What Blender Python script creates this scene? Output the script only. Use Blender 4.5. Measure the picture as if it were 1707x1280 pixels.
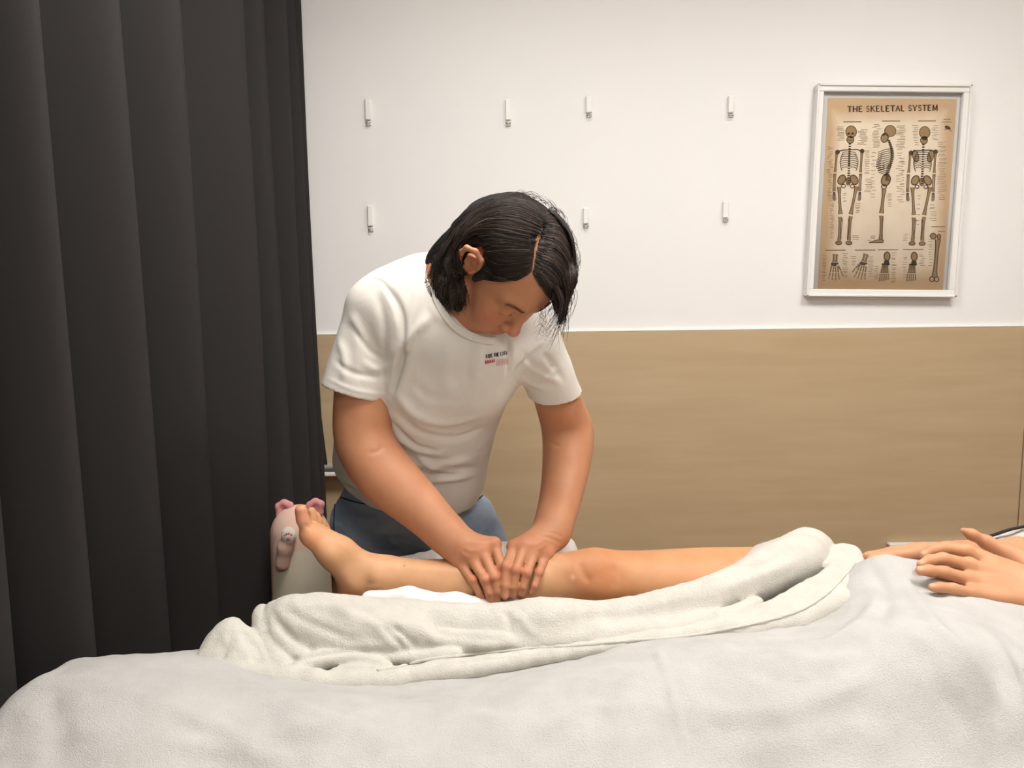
import bpy, math, random
import numpy as np
from mathutils import Vector, Matrix
from mathutils.bvhtree import BVHTree

for o in list(bpy.data.objects):
    bpy.data.objects.remove(o)
random.seed(7)
rng = np.random.default_rng(7)
scene = bpy.context.scene
C = scene.collection

# ------------------------------------------------------------------ camera
FPX, CXP, CYP = 1300.0, 853.5, 640.0
CAM = np.array([0.0, 0.0, 1.30])
PITCH, ROLL = math.radians(7.0), math.radians(0.7)
_f = np.array([0, math.cos(PITCH), -math.sin(PITCH)])
_r0 = np.array([1.0, 0, 0])
_u0 = np.array([0, math.sin(PITCH), math.cos(PITCH)])
CR = _r0 * math.cos(ROLL) - _u0 * math.sin(ROLL)
CU = _u0 * math.cos(ROLL) + _r0 * math.sin(ROLL)
CF = _f
cd = bpy.data.cameras.new('camera')
cd.sensor_fit = 'HORIZONTAL'
cd.sensor_width = 36.0
cd.lens = 36.0 * FPX / 1707.0
cd.clip_start = 0.05
cam = bpy.data.objects.new('camera', cd)
C.objects.link(cam)
cam.matrix_world = Matrix(((CR[0], CU[0], -CF[0], CAM[0]), (CR[1], CU[1], -CF[1], CAM[1]),
                           (CR[2], CU[2], -CF[2], CAM[2]), (0, 0, 0, 1)))
scene.camera = cam

# ------------------------------------------------------------------ light and exposure
w = bpy.data.worlds.new('world')
scene.world = w
w.use_nodes = True
w.node_tree.nodes['Background'].inputs[0].default_value = (1.0, 0.97, 0.93, 1)
w.node_tree.nodes['Background'].inputs[1].default_value = 0.25
vs = scene.view_settings
vs.view_transform = 'Standard'
vs.look = 'None'
vs.gamma = 1.0
vs.use_curve_mapping = False
vs.exposure = 0.0
LAMP_STRENGTH = 26.5
LAMPS = [(-0.05, 1.05, 0.6, 0.6, 'square ceiling lamp above the foot of the bed'),
         (1.20, 1.05, 0.6, 0.6, 'square ceiling lamp above the head of the bed'),
         (0.30, -0.75, 0.60, 0.60, 'added square fill panel on the ceiling behind the viewer')]  # last entry is fill, added to brighten shirt and jeans from the front




def ray(px, py):
    return CR * ((px - CXP) / FPX) + CU * ((CYP - py) / FPX) + CF


def P(px, py, Y):
    """point of the room seen at a photograph pixel, at distance Y along the room's depth"""
    d = ray(px, py)
    return CAM + d * (Y / d[1])


def PX(pt):
    q = np.asarray(pt, float) - CAM
    dz = q @ CF
    return CXP + FPX * (q @ CR) / dz, CYP - FPX * (q @ CU) / dz


def M1(Y):
    """metres per photograph pixel at depth Y (close to the middle of the frame)"""
    return Y * 1.02 / FPX


# ------------------------------------------------------------------ colour and materials
def lin(c):
    return tuple((x / 12.92 if x <= 0.04045 else ((x + 0.055) / 1.055) ** 2.4) for x in c)


def rgb(r, g, b):
    return lin((r / 255, g / 255, b / 255)) + (1.0,)


def mat(name, col, rough=0.6, spec=0.4, bumps=(), var=None, metallic=0.0, attr=None, sss=0.0, sheen=0.0,
        emit=None, stretch=None):
    """bumps: (scale, strength, distance, kind); var: (colour2, scale, contrast, stretch xyz)"""
    m = bpy.data.materials.new(name)
    m.use_nodes = True
    nt = m.node_tree
    b = nt.nodes['Principled BSDF']
    b.inputs['Base Color'].default_value = col
    b.inputs['Roughness'].default_value = rough
    b.inputs['Specular IOR Level'].default_value = spec
    b.inputs['Metallic'].default_value = metallic
    if sheen:
        b.inputs['Sheen Weight'].default_value = sheen
        b.inputs['Sheen Roughness'].default_value = 0.5
    if sss:
        b.inputs['Subsurface Weight'].default_value = sss
        b.inputs['Subsurface Radius'].default_value = (0.012, 0.005, 0.003)
        b.inputs['Subsurface Scale'].default_value = 0.6
    tc = nt.nodes.new('ShaderNodeTexCoord')
    colout = None
    if attr:
        a = nt.nodes.new('ShaderNodeAttribute')
        a.attribute_name = attr
        colout = a.outputs['Color']
    if var:
        col2, sc, con, st = var
        mp = nt.nodes.new('ShaderNodeMapping')
        mp.inputs['Scale'].default_value = st
        nt.links.new(tc.outputs['Object'], mp.inputs[0])
        n = nt.nodes.new('ShaderNodeTexNoise')
        n.inputs['Scale'].default_value = sc
        n.inputs['Detail'].default_value = 5
        nt.links.new(mp.outputs[0], n.inputs['Vector'])
        rmp = nt.nodes.new('ShaderNodeMapRange')
        rmp.inputs[1].default_value = 0.5 - con
        rmp.inputs[2].default_value = 0.5 + con
        nt.links.new(n.outputs[0], rmp.inputs[0])
        mx = nt.nodes.new('ShaderNodeMix')
        mx.data_type = 'RGBA'
        nt.links.new(rmp.outputs[0], mx.inputs[0])
        if colout is not None:
            mx.blend_type = 'MULTIPLY'
            nt.links.new(colout, mx.inputs[6])
        else:
            mx.inputs[6].default_value = col
        mx.inputs[7].default_value = col2
        colout = mx.outputs[2]
    if colout is not None:
        nt.links.new(colout, b.inputs['Base Color'])
    prev = None
    for (sc, stg, dist, kind) in bumps:
        if kind == 'noise':
            t = nt.nodes.new('ShaderNodeTexNoise')
            t.inputs['Scale'].default_value = sc
            t.inputs['Detail'].default_value = 3
            out = t.outputs[0]
        elif kind == 'weave':
            t = nt.nodes.new('ShaderNodeTexWave')
            t.inputs['Scale'].default_value = sc
            t.inputs['Distortion'].default_value = 2.0
            t.inputs['Detail'].default_value = 2
            out = t.outputs[1]
        else:
            t = nt.nodes.new('ShaderNodeTexVoronoi')
            t.inputs['Scale'].default_value = sc
            out = t.outputs['Distance']
        if stretch is not None:
            mp = nt.nodes.new('ShaderNodeMapping')
            mp.inputs['Scale'].default_value = stretch
            nt.links.new(tc.outputs['Object'], mp.inputs[0])
            nt.links.new(mp.outputs[0], t.inputs['Vector'])
        else:
            nt.links.new(tc.outputs['Object'], t.inputs['Vector'])
        bp = nt.nodes.new('ShaderNodeBump')
        bp.inputs['Strength'].default_value = stg
        bp.inputs['Distance'].default_value = dist
        nt.links.new(out, bp.inputs['Height'])
        if prev is not None:
            nt.links.new(prev, bp.inputs['Normal'])
        prev = bp.outputs[0]
    if prev is not None:
        nt.links.new(prev, b.inputs['Normal'])
    if emit:
        b.inputs['Emission Color'].default_value = emit[0]
        b.inputs['Emission Strength'].default_value = emit[1]
    return m


M = {}
M['wall'] = mat('wall_paint', rgb(236, 234, 232), 0.75, 0.25, [(900, 0.06, 0.001, 'noise')])
M['plain'] = mat('plain_wall_paint', rgb(214, 208, 200), 0.8, 0.2)
M['ceil'] = mat('ceiling_paint', rgb(235, 232, 226), 0.8, 0.2)
M['floor'] = mat('floor_vinyl', rgb(150, 122, 90), 0.5, 0.4, [(60, 0.1, 0.001, 'noise')],
                 var=(rgb(120, 95, 68), 6, 0.2, (1, 8, 1)))
M['wood'] = mat('wainscot_veneer', rgb(194, 171, 138), 0.55, 0.35, [(260, 0.12, 0.001, 'noise')],
                var=(rgb(181, 157, 123), 3.2, 0.34, (1, 1, 9)), stretch=(0.12, 1, 1))
M['white'] = mat('white_plastic', rgb(236, 234, 230), 0.35, 0.5)
M['frame'] = mat('white_frame_lacquer', rgb(232, 230, 226), 0.4, 0.45)
M['metal'] = mat('chrome', rgb(190, 188, 184), 0.25, 0.5, metallic=1.0)
M['alum'] = mat('pale_aluminium', rgb(206, 204, 200), 0.35, 0.5, metallic=0.6)
M['dark'] = mat('dark_rubber', rgb(42, 34, 38), 0.6, 0.3)
M['curtain'] = mat('blackout_curtain', rgb(49, 46, 45), 0.85, 0.15, [(700, 0.10, 0.001, 'noise')])
M['towel'] = mat('terry_towel', rgb(216, 212, 202), 0.95, 0.05,
                 [(300, 0.5, 0.003, 'noise'), (900, 0.6, 0.002, 'voronoi')],
                 var=(rgb(206, 202, 192), 30, 0.2, (1, 1, 1)))
M['fleece'] = mat('grey_white_fleece', rgb(204, 201, 197), 0.95, 0.05,
                  [(30, 0.22, 0.006, 'noise'), (330, 0.5, 0.003, 'noise'), (1000, 0.6, 0.002, 'voronoi')],
                  var=(rgb(194, 191, 187), 18, 0.2, (1, 1, 1)))
M['sheet'] = mat('white_paper_sheet', rgb(226, 224, 221), 0.8, 0.2, [(60, 0.15, 0.003, 'noise')])
M['pad'] = mat('beige_vinyl', rgb(196, 178, 150), 0.5, 0.4)
M['shirt'] = mat('white_cotton_jersey', rgb(222, 217, 209), 0.85, 0.15,
                 [(55, 0.22, 0.004, 'noise'), (1400, 0.12, 0.0006, 'noise')])
M['denim'] = mat('blue_denim', rgb(126, 144, 170), 0.85, 0.15,
                 [(40, 0.3, 0.004, 'noise'), (900, 0.3, 0.001, 'noise')],
                 var=(rgb(164, 178, 198), 14, 0.18, (1, 1, 1.6)))
M['skin'] = mat('tanned_skin', rgb(200, 140, 104), 0.5, 0.35, [(300, 0.10, 0.0015, 'noise'), (1200, 0.08, 0.0005, 'voronoi')],
                var=(rgb(236, 226, 220), 22, 0.3, (1, 1, 1)), attr='tint', sss=0.08)
M['hair'] = mat('black_hair', rgb(28, 24, 23), 0.6, 0.25)
M['strand'] = mat('black_hair_strand', rgb(40, 33, 31), 0.48, 0.3, attr='tint')
M['brow'] = mat('brow_hair', rgb(124, 88, 68), 0.6, 0.3)
M['shoe'] = mat('white_canvas', rgb(210, 208, 204), 0.7, 0.3)


# ------------------------------------------------------------------ scene helpers
def props(o, label=None, cat=None, group=None, kind=None):
    if label: o['label'] = label
    if cat: o['category'] = cat
    if group: o['group'] = group
    if kind: o['kind'] = kind
    return o


def empty(name, loc=(0, 0, 0)):
    o = bpy.data.objects.new(name, None)
    o.empty_display_size = 0.05
    o.location = loc
    C.objects.link(o)
    return o


def mesh_obj(name, V, F, material, parent=None, smooth=True, tint=None):
    me = bpy.data.meshes.new(name)
    V = np.asarray(V, dtype=np.float32)
    off = np.zeros(3)
    if parent is not None:
        p = parent
        while p is not None:
            off = off + np.array(p.location)
            p = p.parent
        V = V - off.astype(np.float32)
    if isinstance(F, np.ndarray):
        n = F.shape[1]
        me.vertices.add(len(V))
        me.vertices.foreach_set('co', V.ravel())
        me.loops.add(F.size)
        me.loops.foreach_set('vertex_index', F.astype(np.int32).ravel())
        me.polygons.add(len(F))
        me.polygons.foreach_set('loop_start', np.arange(0, F.size, n, dtype=np.int32))
        me.polygons.foreach_set('loop_total', np.full(len(F), n, dtype=np.int32))
    else:
        me.from_pydata([tuple(map(float, v)) for v in V], [], F)
    me.update(calc_edges=True)
    me.validate()
    if smooth:
        me.polygons.foreach_set('use_smooth', np.ones(len(me.polygons), dtype=bool))
    if tint is not None:
        a = me.attributes.new('tint', 'FLOAT_COLOR', 'POINT')
        t = np.ones((len(V), 4), dtype=np.float32)
        t[:, :3] = tint
        a.data.foreach_set('color', t.ravel())
    me.materials.append(material)
    o = bpy.data.objects.new(name, me)
    C.objects.link(o)
    if parent is not None:
        o.parent = parent
    return o


class MB:
    """collects simple shapes into one mesh"""
    def __init__(self):
        self.V = []; self.F = []

    def add(self, V, F):
        n = len(self.V)
        self.V += [tuple(v) for v in V]
        self.F += [tuple(i + n for i in f) for f in F]
        return self

    def box(self, c, s, R=None, bev=0.0):
        c = np.array(c, float); s = np.array(s, float) / 2
        if bev <= 0:
            pts = [np.array([x, y, z]) * s for x in (-1, 1) for y in (-1, 1) for z in (-1, 1)]
            fs = [(0, 1, 3, 2), (4, 6, 7, 5), (0, 4, 5, 1), (2, 3, 7, 6), (0, 2, 6, 4), (1, 5, 7, 3)]
        else:
            pts = []; fs = []
            idx = {}
            for sx in (-1, 1):
                for sy in (-1, 1):
                    for sz in (-1, 1):
                        for ax in range(3):
                            q = np.array([sx, sy, sz]) * (s - bev)
                            q[ax] = (sx, sy, sz)[ax] * s[ax]
                            idx[(sx, sy, sz, ax)] = len(pts); pts.append(q)
            for ax in range(3):
                o1, o2 = [a for a in range(3) if a != ax]
                for sg in (-1, 1):
                    loop = []
                    for a, b in ((-1, -1), (1, -1), (1, 1), (-1, 1)):
                        k = [0, 0, 0]; k[ax] = sg; k[o1] = a; k[o2] = b
                        loop.append(idx[(*k, ax)])
                    flip = (sg > 0) ^ (ax == 1)
                    fs.append(tuple(loop) if flip else tuple(loop[::-1]))
            for ax in range(3):
                o1, o2 = [a for a in range(3) if a != ax]
                for a in (-1, 1):
                    for b in (-1, 1):
                        k0 = [0, 0, 0]; k0[ax] = -1; k0[o1] = a; k0[o2] = b
                        k1 = list(k0); k1[ax] = 1
                        fs.append((idx[(*k0, o1)], idx[(*k1, o1)], idx[(*k1, o2)], idx[(*k0, o2)]))
            for sx in (-1, 1):
                for sy in (-1, 1):
                    for sz in (-1, 1):
                        fs.append((idx[(sx, sy, sz, 0)], idx[(sx, sy, sz, 1)], idx[(sx, sy, sz, 2)]))
        pts = np.array(pts)
        if R is not None:
            pts = pts @ np.array(R).T
        return self.add(pts + c, fs)

    def tube(self, path, r, n=8, closed=False, caps=True):
        path = np.array(path, float); m = len(path)
        rr = np.full(m, r) if np.isscalar(r) else np.array(r, float)
        T = np.gradient(path, axis=0) if not closed else np.roll(path, -1, 0) - np.roll(path, 1, 0)
        T /= np.linalg.norm(T, axis=1)[:, None] + 1e-12
        up = np.array([0, 0, 1.0]) if abs(T[0][2]) < .9 else np.array([1.0, 0, 0])
        V = []
        nrm = np.cross(T[0], up); nrm /= np.linalg.norm(nrm)
        for i in range(m):
            nrm = nrm - T[i] * (nrm @ T[i]); nrm /= np.linalg.norm(nrm) + 1e-12
            b = np.cross(T[i], nrm)
            for j in range(n):
                a = 2 * math.pi * j / n
                V.append(path[i] + rr[i] * (math.cos(a) * nrm + math.sin(a) * b))
        F = []
        for i in range(m if closed else m - 1):
            for j in range(n):
                i2 = (i + 1) % m
                F.append((i * n + j, i * n + (j + 1) % n, i2 * n + (j + 1) % n, i2 * n + j))
        if caps and not closed:
            F.append(tuple(range(n))[::-1]); F.append(tuple((m - 1) * n + j for j in range(n)))
        return self.add(V, F)

    def lathe(self, c, prof, n=20, axis='z'):
        V = []; F = []
        for r, h in prof:
            for j in range(n):
                a = 2 * math.pi * j / n
                p = (r * math.cos(a), r * math.sin(a), h)
                if axis == 'y': p = (p[0], p[2], p[1])
                V.append((c[0] + p[0], c[1] + p[1], c[2] + p[2]))
        m = len(prof)
        for i in range(m - 1):
            for j in range(n):
                F.append((i * n + j, i * n + (j + 1) % n, (i + 1) * n + (j + 1) % n, (i + 1) * n + j))
        F.append(tuple(range(n))[::-1]); F.append(tuple((m - 1) * n + j for j in range(n)))
        return self.add(V, F)

    def build(self, name, material, parent=None, smooth=False):
        o = mesh_obj(name, np.array(self.V), self.F, material, parent, smooth)
        return o


# ------------------------------------------------------------------ implicit modelling: blended solids -> one surface
def unit(v):
    v = np.asarray(v, float)
    return v / (np.linalg.norm(v) + 1e-12)


class Field:
    def __init__(self, lo, hi, h):
        self.lo = np.array(lo, float); self.h = h
        self.n = np.ceil((np.array(hi) - self.lo) / h).astype(int) + 1
        self.ax = [(self.lo[i] + h * np.arange(self.n[i])).astype(np.float32) for i in range(3)]
        self.d = np.full(self.n, 1.0, dtype=np.float32)

    def _sub(self, lo, hi, m):
        a = np.clip(np.floor((np.array(lo) - m - self.lo) / self.h).astype(int), 0, self.n)
        b = np.clip(np.ceil((np.array(hi) + m - self.lo) / self.h).astype(int) + 1, 0, self.n)
        if np.any(b <= a): return None
        s = tuple(slice(a[i], b[i]) for i in range(3))
        g = [self.ax[0][s[0]][:, None, None], self.ax[1][s[1]][None, :, None], self.ax[2][s[2]][None, None, :]]
        return s, g

    def _mix(self, s, e, k, sub=False):
        a = self.d[s]
        if sub:
            e = -e
            if k > 0:
                hh = np.maximum(k - np.abs(a - e), 0) / k
                self.d[s] = np.maximum(a, e) + hh * hh * k * 0.25
            else:
                self.d[s] = np.maximum(a, e)
        else:
            if k > 0:
                hh = np.maximum(k - np.abs(a - e), 0) / k
                self.d[s] = np.minimum(a, e) - hh * hh * k * 0.25
            else:
                self.d[s] = np.minimum(a, e)

    def cap(self, a, b, ra, rb, k=0.01, flat=None, cut=(), sub=False):
        """tapered capsule; flat=(direction, factor) scales the section along a direction; cut=[(point, normal)]"""
        a = np.array(a, float); b = np.array(b, float)
        R = max(ra, rb) * (max(1.0, flat[1]) if flat else 1.0)
        got = self._sub(np.minimum(a, b) - R, np.maximum(a, b) + R, k + 3 * self.h)
        if got is None: return self
        s, (x, y, z) = got
        ab = b - a; L2 = float(ab @ ab) + 1e-12
        px, py, pz = x - a[0], y - a[1], z - a[2]
        t = np.clip((px * ab[0] + py * ab[1] + pz * ab[2]) / L2, 0, 1)
        qx, qy, qz = px - t * ab[0], py - t * ab[1], pz - t * ab[2]
        q2 = qx * qx + qy * qy + qz * qz
        if flat:
            n = unit(flat[0])
            c = qx * n[0] + qy * n[1] + qz * n[2]
            q2 = q2 - c * c + (c / flat[1]) ** 2
            sc = min(1.0, (1 + flat[1]) / 2)
        else:
            sc = 1.0
        e = (np.sqrt(q2) - (ra + t * (rb - ra))) * sc
        for cp, cn in cut:
            cn = unit(cn)
            e = np.maximum(e, (x - cp[0]) * cn[0] + (y - cp[1]) * cn[1] + (z - cp[2]) * cn[2])
        self._mix(s, e.astype(np.float32), k, sub)
        return self

    def chain(self, pts, rad, k=0.01, flat=None, k0=None, sub=False):
        for i in range(len(pts) - 1):
            self.cap(pts[i], pts[i + 1], rad[i], rad[i + 1], k if (i or k0 is None) else k0, flat, sub=sub)
        return self

    def ell(self, c, r, k=0.01, R=None, sub=False):
        c = np.array(c, float); r = np.array(r, float)
        m = r.max()
        got = self._sub(c - m, c + m, k + 3 * self.h)
        if got is None: return self
        s, (x, y, z) = got
        q = [x - c[0], y - c[1], z - c[2]]
        if R is not None:
            R = np.array(R)
            q = [q[0] * R[0, i] + q[1] * R[1, i] + q[2] * R[2, i] for i in range(3)]
        k0 = np.sqrt((q[0] / r[0]) ** 2 + (q[1] / r[1]) ** 2 + (q[2] / r[2]) ** 2)
        k1 = np.sqrt((q[0] / r[0] ** 2) ** 2 + (q[1] / r[1] ** 2) ** 2 + (q[2] / r[2] ** 2) ** 2) + 1e-9
        e = (k0 * (k0 - 1.0) / k1)
        e = np.where(k0 < 1e-3, -r.min(), e)
        self._mix(s, e.astype(np.float32), k, sub)
        return self

    def plane(self, p, n, k=0.0):
        n = unit(n)
        e = (self.ax[0][:, None, None] - p[0]) * n[0] + (self.ax[1][None, :, None] - p[1]) * n[1] + (self.ax[2][None, None, :] - p[2]) * n[2]
        self._mix((slice(None),) * 3, (-e).astype(np.float32), k, sub=True)
        return self

    def mesh(self, smooth=2):
        d = self.d
        ins = d < 0
        cnt = np.zeros(np.array(d.shape) - 1, dtype=np.uint8)
        for i in (0, 1):
            for j in (0, 1):
                for k in (0, 1):
                    cnt += ins[i:d.shape[0] - 1 + i, j:d.shape[1] - 1 + j, k:d.shape[2] - 1 + k]
        act = (cnt > 0) & (cnt < 8)
        I = np.argwhere(act)
        idx = np.full(act.shape, -1, dtype=np.int32)
        idx[act] = np.arange(len(I))
        acc = np.zeros((len(I), 3)); num = np.zeros(len(I))
        cs = {}
        for i in (0, 1):
            for j in (0, 1):
                for k in (0, 1):
                    cs[(i, j, k)] = d[I[:, 0] + i, I[:, 1] + j, I[:, 2] + k].astype(float)
        for axn in range(3):
            for u in (0, 1):
                for v in (0, 1):
                    c0 = [u, v]; c0.insert(axn, 0); c1 = [u, v]; c1.insert(axn, 1)
                    d0 = cs[tuple(c0)]; d1 = cs[tuple(c1)]
                    m = (d0 < 0) != (d1 < 0)
                    t = np.where(m, d0 / np.where(m, d0 - d1, 1), 0)
                    p = np.tile(np.array(c0, float), (len(I), 1))
                    p[:, axn] += t
                    acc[m] += p[m]; num[m] += 1
        V = (I + acc / np.maximum(num, 1)[:, None]) * self.h + self.lo
        Q = []
        for axn in range(3):
            sl0 = [slice(1, -1)] * 3; sl1 = [slice(1, -1)] * 3
            sl0[axn] = slice(0, d.shape[axn] - 1); sl1[axn] = slice(1, d.shape[axn])
            a = ins[tuple(sl0)]; b = ins[tuple(sl1)]
            E = np.argwhere(a != b)
            if len(E) == 0: continue
            val = a[E[:, 0], E[:, 1], E[:, 2]]
            o = np.ones(3, int); o[axn] = 0
            E = E + o
            u, v = [(1, 2), (2, 0), (0, 1)][axn]
            def cell(du, dv):
                q = E.copy(); q[:, u] -= du; q[:, v] -= dv
                return idx[q[:, 0], q[:, 1], q[:, 2]]
            quad = np.stack([cell(1, 1), cell(0, 1), cell(0, 0), cell(1, 0)], 1)
            quad[~val] = quad[~val][:, ::-1]
            Q.append(quad)
        F = np.concatenate(Q)
        F = F[(F >= 0).all(1)]
        for _ in range(smooth):
            V = relax(V, F, 0.5)
        return V, F


def relax(V, F, w):
    S = np.zeros_like(V); n = np.zeros(len(V))
    for a, b in ((0, 1), (1, 2), (2, 3), (3, 0)):
        for p, q in ((a, b), (b, a)):
            for c in range(3):
                S[:, c] += np.bincount(F[:, p], V[F[:, q], c], len(V))
            n += np.bincount(F[:, p], minlength=len(V))
    n = np.maximum(n, 1)
    return V * (1 - w) + w * S / n[:, None]


def normals(V, F):
    a = V[F[:, 2]] - V[F[:, 0]]; b = V[F[:, 3]] - V[F[:, 1]]
    fn = np.cross(a, b)
    N = np.zeros_like(V)
    for i in range(4):
        for c in range(3):
            N[:, c] += np.bincount(F[:, i], fn[:, c], len(V))
    return N / (np.linalg.norm(N, axis=1)[:, None] + 1e-12)


def vnoise(p, seed=0):
    """smooth value noise, vectorised, about -1..1"""
    p = np.asarray(p, float) + seed * 17.31
    i = np.floor(p).astype(np.int64); f = p - i
    f = f * f * (3 - 2 * f)
    def hsh(x, y, z):
        n = (x * 374761393 + y * 668265263 + z * 2147483647 + seed * 974711) & 0xffffffff
        n = ((n ^ (n >> 13)) * 1274126177) & 0xffffffff
        return ((n ^ (n >> 16)) & 0xffff) / 32767.5 - 1
    out = 0
    for a in (0, 1):
        for b in (0, 1):
            for c in (0, 1):
                wgt = (f[:, 0] if a else 1 - f[:, 0]) * (f[:, 1] if b else 1 - f[:, 1]) * (f[:, 2] if c else 1 - f[:, 2])
                out = out + wgt * hsh(i[:, 0] + a, i[:, 1] + b, i[:, 2] + c)
    return out


def bvh_of(V, F):
    return BVHTree.FromPolygons([Vector(v) for v in V], [tuple(int(i) for i in f) for f in F])


def hit(bvh, px, py):
    d = ray(px, py)
    h = bvh.ray_cast(Vector(CAM), Vector(unit(d)))
    return None if h[0] is None else (np.array(h[0]), np.array(h[1]))


def dense(pts, step):
    pts = [np.array(p, float) for p in pts]
    out = []
    for a, b in zip(pts[:-1], pts[1:]):
        n = max(1, int(np.linalg.norm(b - a) / step))
        for i in range(n):
            out.append(a + (b - a) * i / n)
    out.append(pts[-1])
    return np.array(out)


def smooth_path(pts, n=8):
    """Catmull-Rom through the points (any dimension)"""
    pts = np.array(pts, float)
    p = np.vstack([2 * pts[0] - pts[1], pts, 2 * pts[-1] - pts[-2]])
    out = []
    for i in range(1, len(p) - 2):
        for t in np.linspace(0, 1, n, endpoint=False):
            a, b, c, d = p[i - 1], p[i], p[i + 1], p[i + 2]
            out.append(0.5 * ((2 * b) + (-a + c) * t + (2 * a - 5 * b + 4 * c - d) * t * t + (-a + 3 * b - 3 * c + d) * t ** 3))
    out.append(p[-2])
    return np.array(out)


def folds(V, F, lines):
    """raise ridges / press grooves along lines traced on a surface: (pixels, height, width[, side])"""
    bv = bvh_of(V, F)
    N = normals(V, F)
    D = np.zeros(len(V))
    for ln in lines:
        pxs, amp, wid = ln[0], ln[1], ln[2]
        sp = smooth_path(pxs, 8) if len(pxs) > 2 else dense(pxs, 4)
        L = []
        for q in sp:
            h = hit(bv, q[0], q[1])
            if h: L.append(h[0])
        if len(L) < 2: continue
        L = np.array(L)
        lo, hi = L.min(0) - 3 * wid, L.max(0) + 3 * wid
        sel = np.where(((V > lo) & (V < hi)).all(1))[0]
        if len(sel) == 0: continue
        best = np.full(len(sel), 1e9); tt = np.zeros(len(sel))
        for i in range(len(L) - 1):
            ab = L[i + 1] - L[i]
            if np.linalg.norm(ab) > 0.08: continue
            t = np.clip((V[sel] - L[i]) @ ab / (ab @ ab + 1e-12), 0, 1)
            dd = np.linalg.norm(V[sel] - (L[i] + t[:, None] * ab), axis=1)
            m = dd < best
            best[m] = dd[m]; tt[m] = (i + t[m]) / (len(L) - 1)
        tap = np.clip(np.minimum(tt, 1 - tt) * 5, 0.15, 1)
        D[sel] += amp * tap * (np.exp(-(best / wid) ** 2) - 0.35 * np.exp(-(best / (2.3 * wid)) ** 2))
    return V + N * D[:, None]


# ================================================================== the room
WY = 2.35
XL, XR, YB, ZC = -1.05, 2.6, -1.9, 2.5
b = MB().box((0.775, WY + 0.06, ZC / 2), (XR - XL + 0.2, 0.12, ZC))
wall_back = props(b.build('wall_back', M['wall']), 'white painted back wall above pale wood wainscot', kind='structure')
props(MB().box((XL - 0.06, 0.2, ZC / 2), (0.12, 4.4, ZC)).build('wall_left', M['plain']), 'plain wall behind the black curtain', kind='structure')
props(MB().box((XR + 0.06, 0.2, ZC / 2), (0.12, 4.4, ZC)).build('wall_right', M['plain']), 'plain wall at the head of the bed', kind='structure')
props(MB().box((0.775, YB - 0.06, ZC / 2), (XR - XL + 0.2, 0.12, ZC)).build('wall_front', M['plain']), 'plain wall behind the viewer', kind='structure')
props(MB().box((0.775, 0.2, -0.05), (XR - XL + 0.3, 4.6, 0.1)).build('floor', M['floor']), 'brown vinyl floor', kind='structure')
props(MB().box((0.775, 0.2, ZC + 0.05), (XR - XL + 0.3, 4.6, 0.1)).build('ceiling', M['ceil']), 'white ceiling', kind='structure')

ZW = 0.5 * (P(515, 559, WY - 0.01)[2] + P(1707, 544, WY - 0.01)[2])
seam = P(1702, 800, WY - 0.008)[0]
for x0, x1 in ((XL, seam - 0.002), (seam + 0.002, XR)):
    MB().box(((x0 + x1) / 2, WY - 0.004, ZW / 2), (x1 - x0, 0.010, ZW), bev=0.0015).build('wainscot_panel', M['wood'], wall_back)
MB().box(((XL + XR) / 2, WY - 0.004, ZW + 0.0022), (XR - XL, 0.011, 0.0044), bev=0.001).build('cap_strip', M['white'], wall_back)
props(MB().box(((XL + XR) / 2, WY - 0.015, 0.04), (XR - XL, 0.012, 0.08), bev=0.002).build('baseboard_back', M['wood']), 'low skirting board of the back wall', kind='structure')

# ceiling panel lamps over the bed, plus an added fill panel behind the camera
M['glow'] = mat('lamp_diffuser', (1, 1, 1, 1), 0.5, 0.2, emit=((1.0, 0.975, 0.94, 1), LAMP_STRENGTH))
def add_light_panel(x, y, sx, sy, label):
    t = props(empty('light_panel', (x, y, ZC)), label, 'lamp', 'ceiling panel lamps')
    m = MB()
    for dx, dy, lx, ly in ((0, sy / 2, sx + .03, .03), (0, -sy / 2, sx + .03, .03), (sx / 2, 0, .03, sy), (-sx / 2, 0, .03, sy)):
        m.box((x + dx, y + dy, ZC - 0.015), (lx, ly, 0.03))
    m.build('lamp_frame', M['white'], t)
    MB().box((x, y, ZC - 0.012), (sx - .03, sy - .03, 0.012)).build('lamp_diffuser', M['glow'], t)
for lx, ly, sx, sy, lb in LAMPS:
    add_light_panel(lx, ly, sx, sy, lb)

# ------------------------------------------------------------------ curtain
CA, CB = np.array([-0.90, 0.35]), np.array([-0.605, 2.27])
cdir = unit(CB - CA); cn = np.array([cdir[1], -cdir[0]])          # cn points into the room
def curtain_s(px):
    d = ray(px, 300)[:2]
    A = np.array([[cdir[0], -d[0]], [cdir[1], -d[1]]])
    return np.linalg.solve(A, -CA)[0]
crest = [-.14, 0.10, 0.28, 0.45] + [curtain_s(p) for p in (-130, 22, 157, 262, 376, 412, 450, 476, 494)]
crest = sorted([c for c in crest if c > -0.5])
crest = [c for i, c in enumerate(crest) if i == 0 or c - crest[i - 1] > 0.02]
LC = np.linalg.norm(CB - CA)
ss = np.arange(-0.02, LC, 0.004)
def curtain_n(s, zf):
    i = np.clip(np.searchsorted(crest, s) - 1, 0, len(crest) - 2)
    c0 = np.array(crest)[i]; c1 = np.array(crest)[i + 1]
    t = np.clip((s - c0) / (c1 - c0), 0, 1)
    sp = c1 - c0
    amp = np.clip(sp * 0.62, 0.016, 0.075)
    tv = 0.42
    v = np.where(t < tv, 0.5 + 0.5 * np.cos(np.pi * t / tv), 0.5 - 0.5 * np.cos(np.pi * (t - tv) / (1 - tv)))
    v = v ** 1.15
    return amp * (2 * v - 1) * (0.85 + 0.25 * zf)
zs = np.linspace(0.03, 2.42, 40)
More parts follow.
